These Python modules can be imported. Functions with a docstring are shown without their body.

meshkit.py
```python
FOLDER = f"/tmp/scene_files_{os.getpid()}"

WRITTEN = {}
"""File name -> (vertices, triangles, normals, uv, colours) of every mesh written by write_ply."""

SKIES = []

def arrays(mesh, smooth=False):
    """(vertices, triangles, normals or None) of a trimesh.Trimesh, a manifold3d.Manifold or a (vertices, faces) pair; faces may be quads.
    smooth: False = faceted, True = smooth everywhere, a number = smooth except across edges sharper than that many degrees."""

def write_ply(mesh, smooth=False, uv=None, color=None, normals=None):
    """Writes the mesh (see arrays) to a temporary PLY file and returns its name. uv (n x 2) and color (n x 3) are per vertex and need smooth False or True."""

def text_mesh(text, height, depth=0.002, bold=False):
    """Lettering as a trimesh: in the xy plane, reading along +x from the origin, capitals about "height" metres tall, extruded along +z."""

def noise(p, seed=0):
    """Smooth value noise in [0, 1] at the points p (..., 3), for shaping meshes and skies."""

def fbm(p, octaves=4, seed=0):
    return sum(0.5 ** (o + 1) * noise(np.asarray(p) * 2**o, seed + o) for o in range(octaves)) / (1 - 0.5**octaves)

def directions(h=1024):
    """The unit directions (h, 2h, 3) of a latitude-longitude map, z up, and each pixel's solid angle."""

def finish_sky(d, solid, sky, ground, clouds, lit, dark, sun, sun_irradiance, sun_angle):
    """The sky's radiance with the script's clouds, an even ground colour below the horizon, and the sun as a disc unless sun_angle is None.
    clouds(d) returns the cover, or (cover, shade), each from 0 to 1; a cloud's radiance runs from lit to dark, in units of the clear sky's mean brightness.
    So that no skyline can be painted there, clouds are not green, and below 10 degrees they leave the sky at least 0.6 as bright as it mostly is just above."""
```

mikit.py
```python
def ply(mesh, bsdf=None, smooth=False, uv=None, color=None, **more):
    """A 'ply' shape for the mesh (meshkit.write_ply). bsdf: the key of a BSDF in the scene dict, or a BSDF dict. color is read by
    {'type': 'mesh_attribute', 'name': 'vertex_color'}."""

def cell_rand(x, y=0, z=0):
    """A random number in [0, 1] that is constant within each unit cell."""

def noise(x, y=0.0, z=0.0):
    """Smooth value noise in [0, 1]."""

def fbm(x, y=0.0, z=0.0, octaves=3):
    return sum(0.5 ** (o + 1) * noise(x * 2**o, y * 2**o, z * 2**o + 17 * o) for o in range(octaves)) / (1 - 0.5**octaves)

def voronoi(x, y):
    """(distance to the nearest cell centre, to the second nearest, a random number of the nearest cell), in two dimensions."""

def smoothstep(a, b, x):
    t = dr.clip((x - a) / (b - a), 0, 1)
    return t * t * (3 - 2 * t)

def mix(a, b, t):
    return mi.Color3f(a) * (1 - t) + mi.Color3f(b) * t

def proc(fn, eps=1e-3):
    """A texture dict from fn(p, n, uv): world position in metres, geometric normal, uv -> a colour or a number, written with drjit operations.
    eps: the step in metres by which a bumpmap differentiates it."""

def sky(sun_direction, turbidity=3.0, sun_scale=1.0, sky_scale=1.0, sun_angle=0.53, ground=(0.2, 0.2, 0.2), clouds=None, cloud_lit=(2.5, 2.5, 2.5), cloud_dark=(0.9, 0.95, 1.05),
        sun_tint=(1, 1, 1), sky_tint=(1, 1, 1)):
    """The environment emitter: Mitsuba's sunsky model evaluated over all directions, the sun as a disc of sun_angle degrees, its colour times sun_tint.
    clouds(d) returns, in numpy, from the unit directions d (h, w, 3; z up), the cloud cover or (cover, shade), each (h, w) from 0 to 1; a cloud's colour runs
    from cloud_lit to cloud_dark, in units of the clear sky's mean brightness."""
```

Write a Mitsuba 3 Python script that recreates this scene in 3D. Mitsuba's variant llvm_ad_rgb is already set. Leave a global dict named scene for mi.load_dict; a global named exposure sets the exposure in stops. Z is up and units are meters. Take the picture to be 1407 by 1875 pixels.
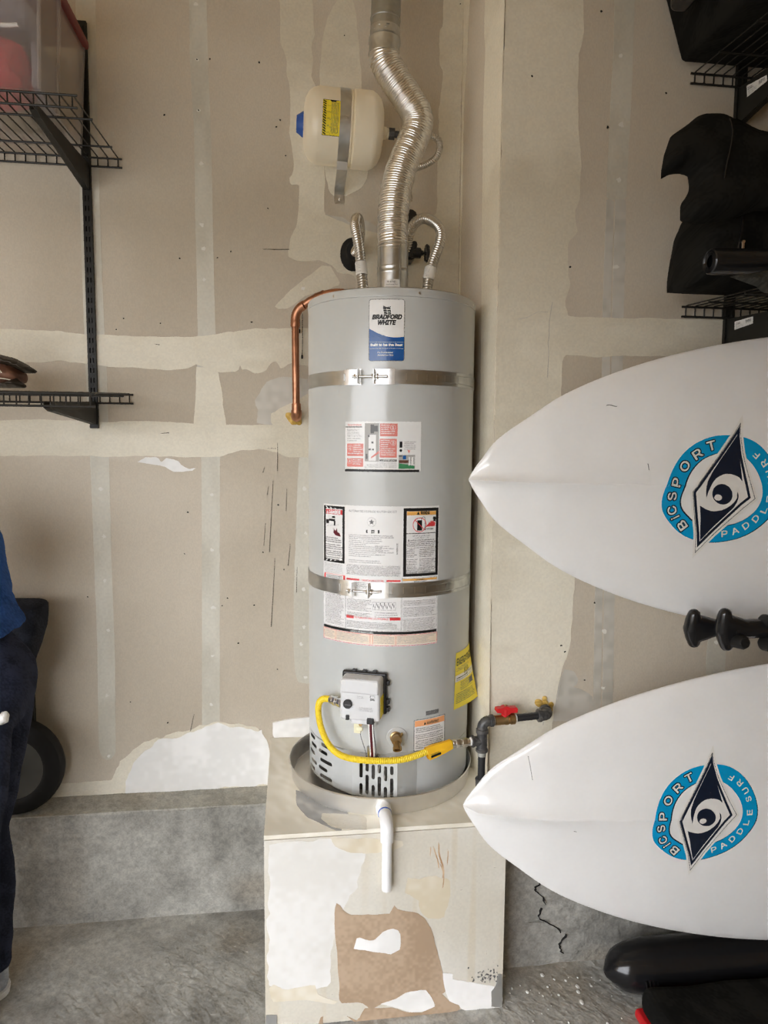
import math, random
import numpy as np, trimesh, mitsuba as mi, manifold3d as m3, shapely
from shapely.geometry import Polygon, Point, box as sbox, LineString
from shapely.ops import unary_union
import drjit as dr
import mikit, meshkit
from mikit import proc, mix, smoothstep

random.seed(7); RNG = np.random.default_rng(7)
T = mi.ScalarTransform4f
scene, labels = {}, {}

# ---------------------------------------------------------------- camera, sky, exposure
CAM, FWD, UP = (-.3045, -2.1676, 1.5991), (.13021, .98705, -.09365), (.00471, .09384, .99558)
scene['camera'] = {'type': 'perspective', 'fov': 57.6174, 'fov_axis': 'x', 'near_clip': .05, 'far_clip': 200.,
    'to_world': T().look_at(origin=list(CAM), target=[CAM[i] + FWD[i] for i in range(3)], up=list(UP))}
scene['sky'] = mikit.sky((-.55, -.6, .75), turbidity=4, sun_scale=0.0, sky_scale=1.0, ground=(.22, .215, .20),
    clouds=lambda d: np.ones(d.shape[:2]), cloud_lit=(.98, 1.0, 1.05), cloud_dark=(.9, .9, .9))
exposure = 6.33

# ---------------------------------------------------------------- helpers
def add(key, mesh, bsdf, smooth=35, **kw):
    k, i = key, 0
    while k in scene:
        i += 1; k = f'{key}_{i:03d}'
    scene[k] = mikit.ply(mesh, bsdf, smooth=smooth, **kw)
    return k

def add_shape(key, shape):
    k, i = key, 0
    while k in scene:
        i += 1; k = f'{key}_{i:03d}'
    scene[k] = dict(shape); return k

def tag(key, label=None, cat=None, group=None, kind=None):
    d = labels.setdefault(key, {})
    for n, v in (('label', label), ('category', cat), ('group', group), ('kind', kind)):
        if v: d[n] = v

def tm(v, f): return trimesh.Trimesh(np.asarray(v, float), np.asarray(f, int), process=False)
def cat(*ms): return trimesh.util.concatenate([m for m in ms])
def man(m): 
    o = m.to_mesh(); return tm(o.vert_properties[:, :3], o.tri_verts)
def toman(t):
    t = trimesh.Trimesh(t.vertices, t.faces, process=True); t.merge_vertices()
    return m3.Manifold(m3.Mesh(np.asarray(t.vertices, np.float32), np.asarray(t.faces, np.uint32)))

def bx(x0, x1, y0, y1, z0, z1):
    m = trimesh.creation.box(extents=(x1 - x0, y1 - y0, z1 - z0)); m.apply_translation(((x0 + x1) / 2, (y0 + y1) / 2, (z0 + z1) / 2)); return m

def rbox(sx, sy, sz, r, seg=8):
    s = m3.Manifold.sphere(r, seg * 2)
    pts = [s.translate([a * (sx / 2 - r), b * (sy / 2 - r), c * (sz / 2 - r)]) for a in (-1, 1) for b in (-1, 1) for c in (-1, 1)]
    return man(m3.Manifold.batch_hull(pts))

def frame(o, ex, ey, ez):
    M = np.eye(4); M[:3, 0], M[:3, 1], M[:3, 2], M[:3, 3] = ex, ey, ez, o; return M

def lathe(prof, n=48, M=None):
    """profile of (r, z), open ends closed on the axis; M places it"""
    prof = np.asarray(prof, float); k = len(prof); a = np.arange(n) * 2 * np.pi / n
    v = np.stack([prof[:, None, 0] * np.cos(a), prof[:, None, 0] * np.sin(a), np.broadcast_to(prof[:, None, 1], (k, n))], -1).reshape(-1, 3)
    i, j = np.meshgrid(np.arange(k - 1), np.arange(n), indexing='ij'); j2 = (j + 1) % n
    f = np.concatenate([np.stack([i * n + j, i * n + j2, (i + 1) * n + j2], -1).reshape(-1, 3), np.stack([i * n + j, (i + 1) * n + j2, (i + 1) * n + j], -1).reshape(-1, 3)])
    m = trimesh.Trimesh(v, f, process=False)
    keep = m.area_faces > 1e-14; m.update_faces(keep)
    if M is not None: m.apply_transform(M)
    return m

def cyl(r, h, M=None, n=32, bev=0.0):
    b = min(bev, r * .5, h * .4)
    p = [(0, 0), (r, 0), (r, h), (0, h)] if b <= 0 else [(0, 0), (r - b, 0), (r, b), (r, h - b), (r - b, h), (0, h)]
    return lathe(p, n, M)

def axis(o, d, up=(0, 0, 1)):
    z = np.asarray(d, float); z = z / np.linalg.norm(z)
    up = np.asarray(up, float)
    if abs(z @ up) > .95: up = np.array([1., 0, 0])
    x = np.cross(up, z); x /= np.linalg.norm(x)
    return frame(o, x, np.cross(z, x), z)

def spline(pts, n):
    pts = np.asarray(pts, float); d = np.r_[0, np.cumsum(np.linalg.norm(np.diff(pts, axis=0), axis=1))]
    from scipy.interpolate import CubicSpline, PchipInterpolator
    c = CubicSpline(d, pts); return c(np.linspace(0, d[-1], n))

def tube(path, rad, sides=12, caps=True, squash=None):
    p = np.asarray(path, float); k = len(p); r = np.broadcast_to(np.asarray(rad, float), (k,))
    t = np.gradient(p, axis=0); t /= np.linalg.norm(t, axis=1, keepdims=True) + 1e-12
    a = np.cross(t[0], [0, 0, 1.] if abs(t[0][2]) < .9 else [1., 0, 0]); a /= np.linalg.norm(a)
    A = [a]
    for i in range(1, k):
        a = a - t[i] * (a @ t[i]); a /= np.linalg.norm(a); A.append(a)
    A = np.array(A); B = np.cross(t, A); an = np.arange(sides) * 2 * np.pi / sides
    v = (p[:, None] + r[:, None, None] * (np.cos(an)[None, :, None] * A[:, None] + np.sin(an)[None, :, None] * B[:, None])).reshape(-1, 3)
    i, j = np.meshgrid(np.arange(k - 1), np.arange(sides), indexing='ij'); j2 = (j + 1) % sides
    f = [np.stack([i * sides + j, i * sides + j2, (i + 1) * sides + j2], -1).reshape(-1, 3), np.stack([i * sides + j, (i + 1) * sides + j2, (i + 1) * sides + j], -1).reshape(-1, 3)]
    if caps:
        q = np.arange(1, sides - 1); e = (k - 1) * sides
        f += [np.stack([q * 0, q + 1, q], -1), np.stack([q * 0 + e, q + e, q + 1 + e], -1)]
    return tm(v, np.concatenate(f))

def rod(a, b, r, sides=8): return tube([a, b], r, sides)

def ribbed(path, r, amp, pitch, sides=16, n=None, sharp=1.0):
    """corrugated hose along a spline"""
    pts = np.asarray(path, float); d = np.linalg.norm(np.diff(spline(pts, 200), axis=0), axis=1).sum()
    n = n or int(d / pitch * 6) + 2
    p = spline(pts, n); s = np.r_[0, np.cumsum(np.linalg.norm(np.diff(p, axis=0), axis=1))]
    w = .5 + .5 * np.cos(2 * np.pi * s / pitch); w = w ** sharp
    return tube(p, r - amp + amp * w, sides)

def tri2d(poly, size=None):
    """2D polygon -> (V, F), optionally with edges no longer than size"""
    V, F = [], []; o = 0
    for g in getattr(poly, 'geoms', [poly]):
        if g.is_empty or g.area < 1e-10 or g.geom_type != 'Polygon': continue
        v, f = trimesh.creation.triangulate_polygon(g, engine='earcut')
        V.append(v); F.append(f + o); o += len(v)
    if not V: return np.zeros((0, 2)), np.zeros((0, 3), int)
    V, F = np.concatenate(V), np.concatenate(F)
    if size:
        v3 = np.c_[V, np.zeros(len(V))]; v3, F = trimesh.remesh.subdivide_to_size(v3, F, size, max_iter=20); V = v3[:, :2]
    a = V[F]; s = np.cross(np.c_[a[:, 1] - a[:, 0], np.zeros(len(a))], np.c_[a[:, 2] - a[:, 0], np.zeros(len(a))])[:, 2]
    F = F.copy(); F[s < 0] = F[s < 0][:, ::-1]
    return V, F

def wall_poly(pts, plane, at, th, rough=.004, seed=0, holes=(), step=.015, smoothn=True):
    """thin slab of a polygon on a plane. plane 'y': pts (x,z) facing -y; 'x': pts (y,z) facing -x; 'z': pts (x,y) facing up"""
    P = Polygon(pts).buffer(0)
    if rough:
        def wob(ring):
            L = ring.length; k = max(8, int(L / step)); q = np.array([ring.interpolate(i / k, normalized=True).coords[0] for i in range(k)])
            t = np.roll(q, -1, 0) - np.roll(q, 1, 0); t /= np.linalg.norm(t, axis=1, keepdims=True) + 1e-9
            n = np.c_[t[:, 1], -t[:, 0]]; w = meshkit.fbm(np.c_[q * 38, np.full(k, seed * 3.7)], 3) - .5
            return q + n * (w * 2 * rough)[:, None]
        P = unary_union([Polygon(wob(g.exterior)).buffer(0) for g in getattr(P, 'geoms', [P])])
    for h in holes: P = P.difference(h)
    ms = [trimesh.creation.extrude_polygon(g, th, engine='earcut') for g in getattr(P, 'geoms', [P]) if g.geom_type == 'Polygon' and g.area > 1e-6]
    m = cat(*ms); v = m.vertices.copy()
    if plane == 'y': w = np.c_[v[:, 0], at - v[:, 2], v[:, 1]]
    elif plane == 'x': w = np.c_[at - v[:, 2], v[:, 0], v[:, 1]]
    else: w = np.c_[v[:, 0], v[:, 1], at + v[:, 2]]
    f = m.faces[:, ::-1] if plane == 'x' else m.faces
    return tm(w, f)

def inflate(poly, y0, depth, wid, n=.012, back=.5, seed=0, crumple=0.0, both=True):
    """cushion-like solid from an outline in (x, z): front bulges towards -y by depth, back by back*depth"""
    from scipy.spatial import Delaunay
    P = Polygon(poly).buffer(0) if not isinstance(poly, Polygon) else poly
    L = P.exterior.length; k = int(L / n); B = np.array([P.exterior.interpolate(i / k, normalized=True).coords[0] for i in range(k)])
    x0, z0, x1, z1 = P.bounds; gx, gz = np.meshgrid(np.arange(x0, x1, n), np.arange(z0, z1, n)); G = np.c_[gx.ravel(), gz.ravel()] + .1 * n
    inner = P.buffer(-n * .6); G = G[shapely.contains_xy(inner, G[:, 0], G[:, 1])]
    V = np.vstack([B, G]); F = Delaunay(V).simplices; c = V[F].mean(1); F = F[shapely.contains_xy(P, c[:, 0], c[:, 1])]
    a = V[F]; s = (a[:, 1, 0] - a[:, 0, 0]) * (a[:, 2, 1] - a[:, 0, 1]) - (a[:, 1, 1] - a[:, 0, 1]) * (a[:, 2, 0] - a[:, 0, 0])
    F[s < 0] = F[s < 0][:, ::-1]
    d = shapely.distance(P.exterior, shapely.points(V[:, 0], V[:, 1])); d[:k] = 0
    h = np.sqrt(np.clip(1 - (1 - np.clip(d / wid, 0, 1)) ** 2, 0, 1))
    cr = crumple * (meshkit.fbm(np.c_[V * 9, np.full(len(V), seed)], 3) - .5) * h
    top = np.c_[V[:, 0], y0 - depth * h - cr, V[:, 1]]; bot = np.c_[V[:, 0], y0 + depth * back * h, V[:, 1]]
    bot[:k] = top[:k]
    idx = np.arange(len(V)) + len(V); idx[:k] = np.arange(k)
    m = tm(np.vstack([top, bot]), np.vstack([F, idx[F][:, ::-1]])); m.remove_unreferenced_vertices(); return m

def place2d(V, F, fn, off=0.0):
    return tm(fn(V, off), F)

_glyph = {}
def text2d(s, h, bold=True, shear=0.0):
    k = (s, bold)
    if k not in _glyph:
        m = meshkit.text_mesh(s, 1.0, .01, bold); up = m.face_normals[:, 2] > .9
        f = m.faces[up]; u, inv = np.unique(f, return_inverse=True); _glyph[k] = (m.vertices[u][:, :2], inv.reshape(-1, 3))
    V, F = _glyph[k]; V = V * h
    return np.c_[V[:, 0] + shear * V[:, 1], V[:, 1]], F

class Print:
    """flat print in label coordinates (u right, v up, metres) that is later laid on a surface"""
    def __init__(s): s.L = {}
    def put(s, col, V, F, lev=1):
        if len(F): s.L.setdefault((col, lev), []).append((np.asarray(V, float), np.asarray(F)))
    def poly(s, col, pts, lev=1): s.put(col, *tri2d(pts if hasattr(pts, 'geom_type') else Polygon(pts).buffer(0), .02), lev)
    def rect(s, col, u0, v0, u1, v1, lev=1): s.poly(col, sbox(min(u0, u1), min(v0, v1), max(u0, u1), max(v0, v1)), lev)
    def box(s, col, u0, v0, u1, v1, w, lev=1): s.poly(col, sbox(u0, v0, u1, v1).difference(sbox(u0 + w, v0 + w, u1 - w, v1 - w)), lev)
    def text(s, col, t, u, v, h, width=None, lev=2, bold=True, shear=0, align='l', ang=0, fat=0):
        V, F = text2d(t, h, bold, shear)
        if fat: V, F = tri2d(unary_union([Polygon(q).buffer(h * .01) for q in V[F]]).buffer(fat * h))
        w = V[:, 0].max() - V[:, 0].min()
        if width: V[:, 0] *= width / w; w = width
        V[:, 0] -= V[:, 0].min() + (w / 2 if align == 'c' else w if align == 'r' else 0)
        c, q = math.cos(ang), math.sin(ang)
        s.put(col, np.c_[u + c * V[:, 0] - q * V[:, 1], v + q * V[:, 0] + c * V[:, 1]], F, lev)
    def lines(s, col, u0, u1, v_top, n, pitch, h, lev=1, rag=.25, seed=0, skip=()):
        """rows of print too small to read: runs of word-length dashes"""
        r = np.random.default_rng(seed + int(1e5 * abs(u0 + v_top)) % 9999)
        for i in range(n):
            if i in skip: continue
            v = v_top - i * pitch; end = u1 - (u1 - u0) * rag * r.random() * (1 if r.random() < .5 else .15); u = u0
            while u < end - h:
                w = min(h * r.uniform(1.0, 5.0), end - u)
                b = sbox(u, v - h, u + w, v)
                x = u
                while x < u + w - 1e-6:                # letters: short strokes of uneven height
                    cw = h * r.uniform(.42, .7); hh = h * (1 if r.random() < .3 else .72)
                    s.put(col, np.array([[x, v - h], [x + cw * .8, v - h], [x + cw * .8, v - h + hh], [x, v - h + hh]]), np.array([[0, 1, 2], [0, 2, 3]]), lev); x += cw
                u += w + h * .55
    def finish(s, parent, fn, base=.0004, step=.00022, name='print'):
        for (col, lev), items in s.L.items():
            V = np.concatenate([a for a, _ in items]); o = np.cumsum([0] + [len(a) for a, _ in items])[:-1]
            F = np.concatenate([f + k for (_, f), k in zip(items, o)])
            tag(add(f'{parent}__{name}', place2d(V, F, fn, base + lev * step), col, smooth=False), kind='stuff')

def onto_cyl(R, th0, z0, sgn=1):
    """label coordinates -> the outside of the upright cylinder round the z axis; th0 in degrees from -y towards +x"""
    def fn(V, off):
        a = math.radians(th0) + V[:, 0] / R
        return np.c_[(R + off) * np.sin(a), -(R + off) * np.cos(a), z0 + V[:, 1]]
    return fn

def sheet(poly, fn, th=.0005, size=.015):
    V, F = tri2d(poly, size)
    top = fn(V, th)
    return tm(top, F)

# ---------------------------------------------------------------- materials
def C(r, g, b): return {'type': 'rgb', 'value': [r, g, b]}
def pr(name, col, rough=.6, spec=.5, **kw):
    scene[name] = {'type': 'twosided', 'bsdf': {'type': 'principled', 'base_color': col if isinstance(col, dict) else C(*col), 'roughness': rough, 'specular': spec, **kw}}
def bump(name, col, fn, h=1.0, eps=1e-3, **kw):
    scene[name] = {'type': 'twosided', 'bsdf': {'type': 'bumpmap', 'arbitrary': {**proc(fn, eps)}, 'scale': h, 'bsdf': {'type': 'principled', 'base_color': col if isinstance(col, dict) else C(*col), **kw}}}

# light two-dimensional noise for the colour of surfaces
def hs2(i, j):
    q = dr.sin(i * 12.9898 + j * 78.233) * 43758.5453
    return q - dr.floor(q)
def vn2(x, y):
    i, j = dr.floor(x), dr.floor(y); u_, v_ = x - i, y - j; u_ = u_ * u_ * (3 - 2 * u_); v_ = v_ * v_ * (3 - 2 * v_)
    return dr.lerp(dr.lerp(hs2(i, j), hs2(i + 1, j), u_), dr.lerp(hs2(i, j + 1), hs2(i + 1, j + 1), u_), v_)
def fn2(x, y): return vn2(x, y) * .62 + vn2(x * 2.3 + 7, y * 2.3 + 3) * .38
def mottled(a, b, f1, f2_=None, k=.5, seed=0.0):
    ff = f2_ or f1 * 6
    def fn(p, n, uv):
        x, y = p.x + .37 * p.y, p.z + .61 * p.y
        return mix(a, b, smoothstep(.5 - k / 2, .5 + k / 2, vn2(x * f1 + seed, y * f1) * .65 + vn2(x * ff, y * ff) * .35))
    return fn
def paper_fn(p, n, uv):
    x = p.x + p.y; c = mix((.505, .445, .355), (.585, .525, .432), smoothstep(.25, .75, fn2(x * 2.2, p.z * 2.2)))
    return c * (.965 + .07 * vn2(x * 300, p.z * 210))
def mud_fn(p, n, uv):
    x = p.x + p.y; c = mix((.64, .59, .475), (.755, .712, .595), smoothstep(.25, .72, vn2(x * 3.1 + 9, p.z * 2.7) * .8 + vn2(x * 14 + p.z * 3, p.z * 31) * .2))
    return c * (.96 + .08 * vn2(x * 210, p.z * 210))
def tape_fn(p, n, uv):
    x = p.x + p.y
    return mix((.545, .515, .435), (.63, .605, .525), smoothstep(.3, .7, fn2(x * 12, p.z * 5))) * (.965 + .07 * vn2(x * 180, p.z * 160))
def concrete(lo, hi, warm):
    def fn(p, n, uv):
        x, y = p.x + .2 * p.y, p.z + .8 * p.y
        c = mix(lo, hi, smoothstep(.28, .72, fn2(x * 3.2, y * 3.2) * .5 + vn2(x * 21, y * 2.2) * .18 + fn2(x * 13, y * 13) * .32)); c = mix(c, warm, smoothstep(.6, .85, vn2(x * 5 + 40, y * 5)) * .5)
        return c * (.72 + .28 * vn2(x * 75, y * 75) + .28 * vn2(x * 230, y * 230))
    return fn
def rough_h(f, a):
    def fn(p, n, uv):
        x, y = p.x + .3 * p.y, p.z + .7 * p.y
        return a * (vn2(x * f, y * f) * .6 + vn2(x * f * 3.1 + 5, y * f * 3.1) * .4)
    return fn
def floor_fn(p, n, uv):
    c = mix((.22, .215, .195), (.43, .425, .39), smoothstep(.25, .75, fn2(p.x * 2.6, p.y * 2.6) * .7 + vn2(p.x * 14, p.y * 14) * .3)); c = mix(c, (.30, .25, .18), smoothstep(.55, .8, vn2(p.x * 4 + 30, p.y * 4)) * .5)
    g = vn2(p.x * 75, p.y * 75); sp = smoothstep(.93, .97, g) * smoothstep(.5, .7, vn2(p.x * 9, p.y * 9 + 11))
    return mix(c * (.72 + .3 * g + .26 * vn2(p.x * 240, p.y * 240)), (.5, .48, .43), sp * .7)
def stand_fn(p, n, uv):
    c = mix((.60, .565, .48), (.69, .668, .60), smoothstep(.3, .7, fn2(p.x * 3 + 3, p.z * 3 + p.y)))
    c = mix(c, (.56, .48, .34), smoothstep(.62, .9, vn2(p.x * 36, p.z * 2.6 + p.y)) * .38)
    g = vn2(p.x * 190, p.z * 190 + p.y * 190)
    return mix(c, (.34, .31, .26), smoothstep(.965, .985, g) * .6) * (.96 + .06 * g)
def metal_var(c, amt, f):
    def fn(p, n, uv): return mi.Color3f(*c) * (1 - amt + 2 * amt * fn2((p.x + p.y * .6) * f, (p.z + .3 * p.y) * f))
    return fn

pr('m_paper', proc(paper_fn), .85, .25)
bump('m_mud', proc(mud_fn), rough_h(22, .0009), roughness=.7, specular=.3)
pr('m_tape', proc(tape_fn), .75, .25)
bump('m_mud_white', proc(mottled((.77, .765, .735), (.86, .855, .83), 7, 60)), rough_h(30, .003), roughness=.65, specular=.3)
pr('m_mud_grey', proc(mottled((.47, .445, .385), (.58, .55, .49), 8, 50)), .75, .25)
pr('m_screw_dot', (.72, .70, .64), .7)
pr('m_bounce_ceiling', (.74, .615, .435), .9, .2)  # tan so the unseen ceiling bounces warm light onto the upper walls
pr('m_bounce_wall', (.66, .545, .385), .9, .2)  # tan chosen for warm bounce from the unseen garage walls
bump('m_concrete', proc(concrete((.22, .213, .19), (.385, .376, .34), (.27, .232, .178))), rough_h(55, .006), roughness=.85, specular=.3)
bump('m_floor', proc(floor_fn), rough_h(60, .004), roughness=.7, specular=.4)
pr('m_ledge_lit', proc(concrete((.30, .29, .25), (.44, .43, .38), (.34, .30, .23))), .9, .2)  # paler than the kerb face, painting in light on its top
pr('m_driveway', (.27, .262, .245), .9, .2)
bump('m_stand', proc(stand_fn), rough_h(50, .0016), roughness=.6, specular=.4)
pr('m_stand_top_lit', proc(mottled((.71, .67, .56), (.82, .79, .70), 6, 50)), .65)  # paler than the front panel, making up for weak light from above
pr('m_stand_white', proc(mottled((.68, .665, .62), (.74, .73, .695), 9, 60)), .6, .4)
pr('m_card', proc(mottled((.37, .265, .175), (.46, .345, .24), 12, 120)), .9)
pr('m_stain', proc(mottled((.60, .53, .39), (.70, .65, .54), 9, 50)), .7)
pr('m_rustline', proc(mottled((.40, .245, .13), (.58, .44, .29), 30, 90)), .8)
pr('m_greypaint', proc(mottled((.30, .30, .29), (.44, .435, .41), 14, 70)), .6)
pr('m_dark', (.012, .012, .012), .7)  # flat black, painted shade inside cracks, nail holes and upright slots
pr('m_inner_steel', (.23, .22, .205), .6, .4)
pr('m_pencil', (.11, .095, .075), .8)
pr('m_enamel', (.50, .512, .495), .20, .5, clearcoat=.35, clearcoat_gloss=.93)
pr('m_enamel_skirt', (.485, .497, .485), .24, .5, clearcoat=.25, clearcoat_gloss=.9)
pr('m_galv', proc(metal_var((.62, .63, .62), .16, 42)), .30, metallic=1.0)
pr('m_galv_dull', proc(metal_var((.46, .47, .45), .14, 60)), .38, metallic=1.0)
pr('m_alu', (.86, .85, .83), .22, metallic=1.0)
pr('m_alu_pan', proc(metal_var((.88, .87, .84), .05, 25)), .42, metallic=1.0)
pr('m_steel', (.70, .68, .64), .20, metallic=1.0)
pr('m_zinc', (.86, .86, .85), .22, metallic=1.0)
pr('m_copper', proc(metal_var((.46, .215, .125), .30, 45)), .36, metallic=1.0)
pr('m_brass', proc(metal_var((.46, .31, .145), .18, 80)), .36, metallic=1.0)
pr('m_iron', proc(mottled((.035, .035, .037), (.075, .073, .07), 90, 200)), .42, .6)
pr('m_iron_gloss', (.018, .019, .022), .12, .6)
pr('m_zincdull', (.45, .45, .43), .5, metallic=.7)
pr('m_teflon', (.78, .78, .76), .5)
pr('m_yellow', (.82, .61, .03), .36, .5)
pr('m_tag_orange', (.86, .49, .02), .4)
pr('m_foam', proc(mottled((.42, .26, .05), (.66, .47, .14), 90, 200)), .9)
pr('m_pvc', (.83, .84, .84), .25, .5)
pr('m_primer', (.05, .10, .42), .4)
pr('m_tank', (.80, .725, .565), .22, .5, clearcoat=.5, clearcoat_gloss=.9)
pr('m_bluecap', (.025, .09, .36), .35)
pr('m_red', (.55, .015, .02), .3)
pr('m_valve_grey', (.63, .635, .635), .42, .4)
pr('m_black_plastic', (.016, .016, .017), .34, .5)
pr('m_rubber', (.010, .0098, .0095), .6, .25)
pr('m_wire_black', (.016, .015, .013), .40, .35)
pr('m_bracket', (.013, .013, .011), .5, .3)
pr('m_bag', proc(mottled((.006, .006, .0055), (.013, .0125, .011), 30, 200)), .85, .12)
pr('m_cloth_grey', proc(mottled((.028, .028, .024), (.05, .049, .043), 60, 250)), .9, .15)
pr('m_gloss_black', (.010, .010, .011), .16, .5)
pr('m_board', (.79, .79, .775), .10, .5, clearcoat=1.0, clearcoat_gloss=.97)
pr('m_decal_blue', (.0, .30, .58), .2, .5)
pr('m_decal_navy', (.006, .012, .028), .18, .5)
pr('m_decal_white', (.74, .73, .69), .2, .5)
pr('m_lab', (.78, .78, .765), .22, .5)
pr('m_k', (.010, .010, .010), .4, .3)
pr('m_ink', (.10, .10, .10), .4)
pr('m_ink_lt', (.33, .33, .33), .4)
pr('m_r', (.62, .045, .05), .35)
pr('m_pink', (.66, .20, .17), .35)
pr('m_amber', (.76, .40, .10), .35)
pr('m_peach', (.80, .68, .54), .35)
pr('m_o', (.80, .38, .17), .35)
pr('m_labblue', (.012, .085, .30), .22)
pr('m_y', (.83, .68, .03), .3)
pr('m_green', (.04, .22, .09), .4)
pr('m_photo_grey', (.40, .39, .37), .4)
pr('m_brown', (.12, .05, .035), .4)
pr('m_maroon', (.10, .012, .018), .35)
pr('m_cream', (.75, .72, .50), .5)
pr('m_leather', proc(mottled((.10, .042, .022), (.20, .095, .058), 25, 120)), .5, .4)
pr('m_leather_dark', (.028, .020, .012), .5, .4)
pr('m_shirt', proc(mottled((.012, .045, .16), (.03, .085, .27), 22, 240)), .9, .2)
pr('m_jeans', proc(mottled((.010, .013, .026), (.022, .027, .05), 30, 260)), .9, .2)
pr('m_skin', (.52, .30, .21), .5)
pr('m_hair', (.03, .02, .013), .6)
pr('m_shoe', proc(mottled((.27, .30, .34), (.40, .43, .47), 60, 250)), .8)
pr('m_navy_canvas', proc(mottled((.008, .010, .017), (.018, .022, .034), 30, 260)), .75, .3)
pr('m_hub', (.06, .06, .052), .6, .3)
pr('m_bin_red', (.17, .035, .032), .5)
pr('m_cloth_red', proc(mottled((.34, .025, .04), (.50, .06, .075), 12, 160)), .9)
pr('m_cloth_lilac', proc(mottled((.16, .145, .17), (.26, .24, .27), 12, 160)), .9)
pr('m_cloth_olive', proc(mottled((.16, .13, .07), (.24, .20, .12), 12, 160)), .9)
scene['m_clear_bin'] = {'type': 'blendbsdf', 'weight': .22, 'a': {'type': 'thindielectric', 'int_ior': 1.3}, 'b': {'type': 'twosided', 'bsdf': {'type': 'diffuse', 'reflectance': C(.52, .47, .44)}}}
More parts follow.
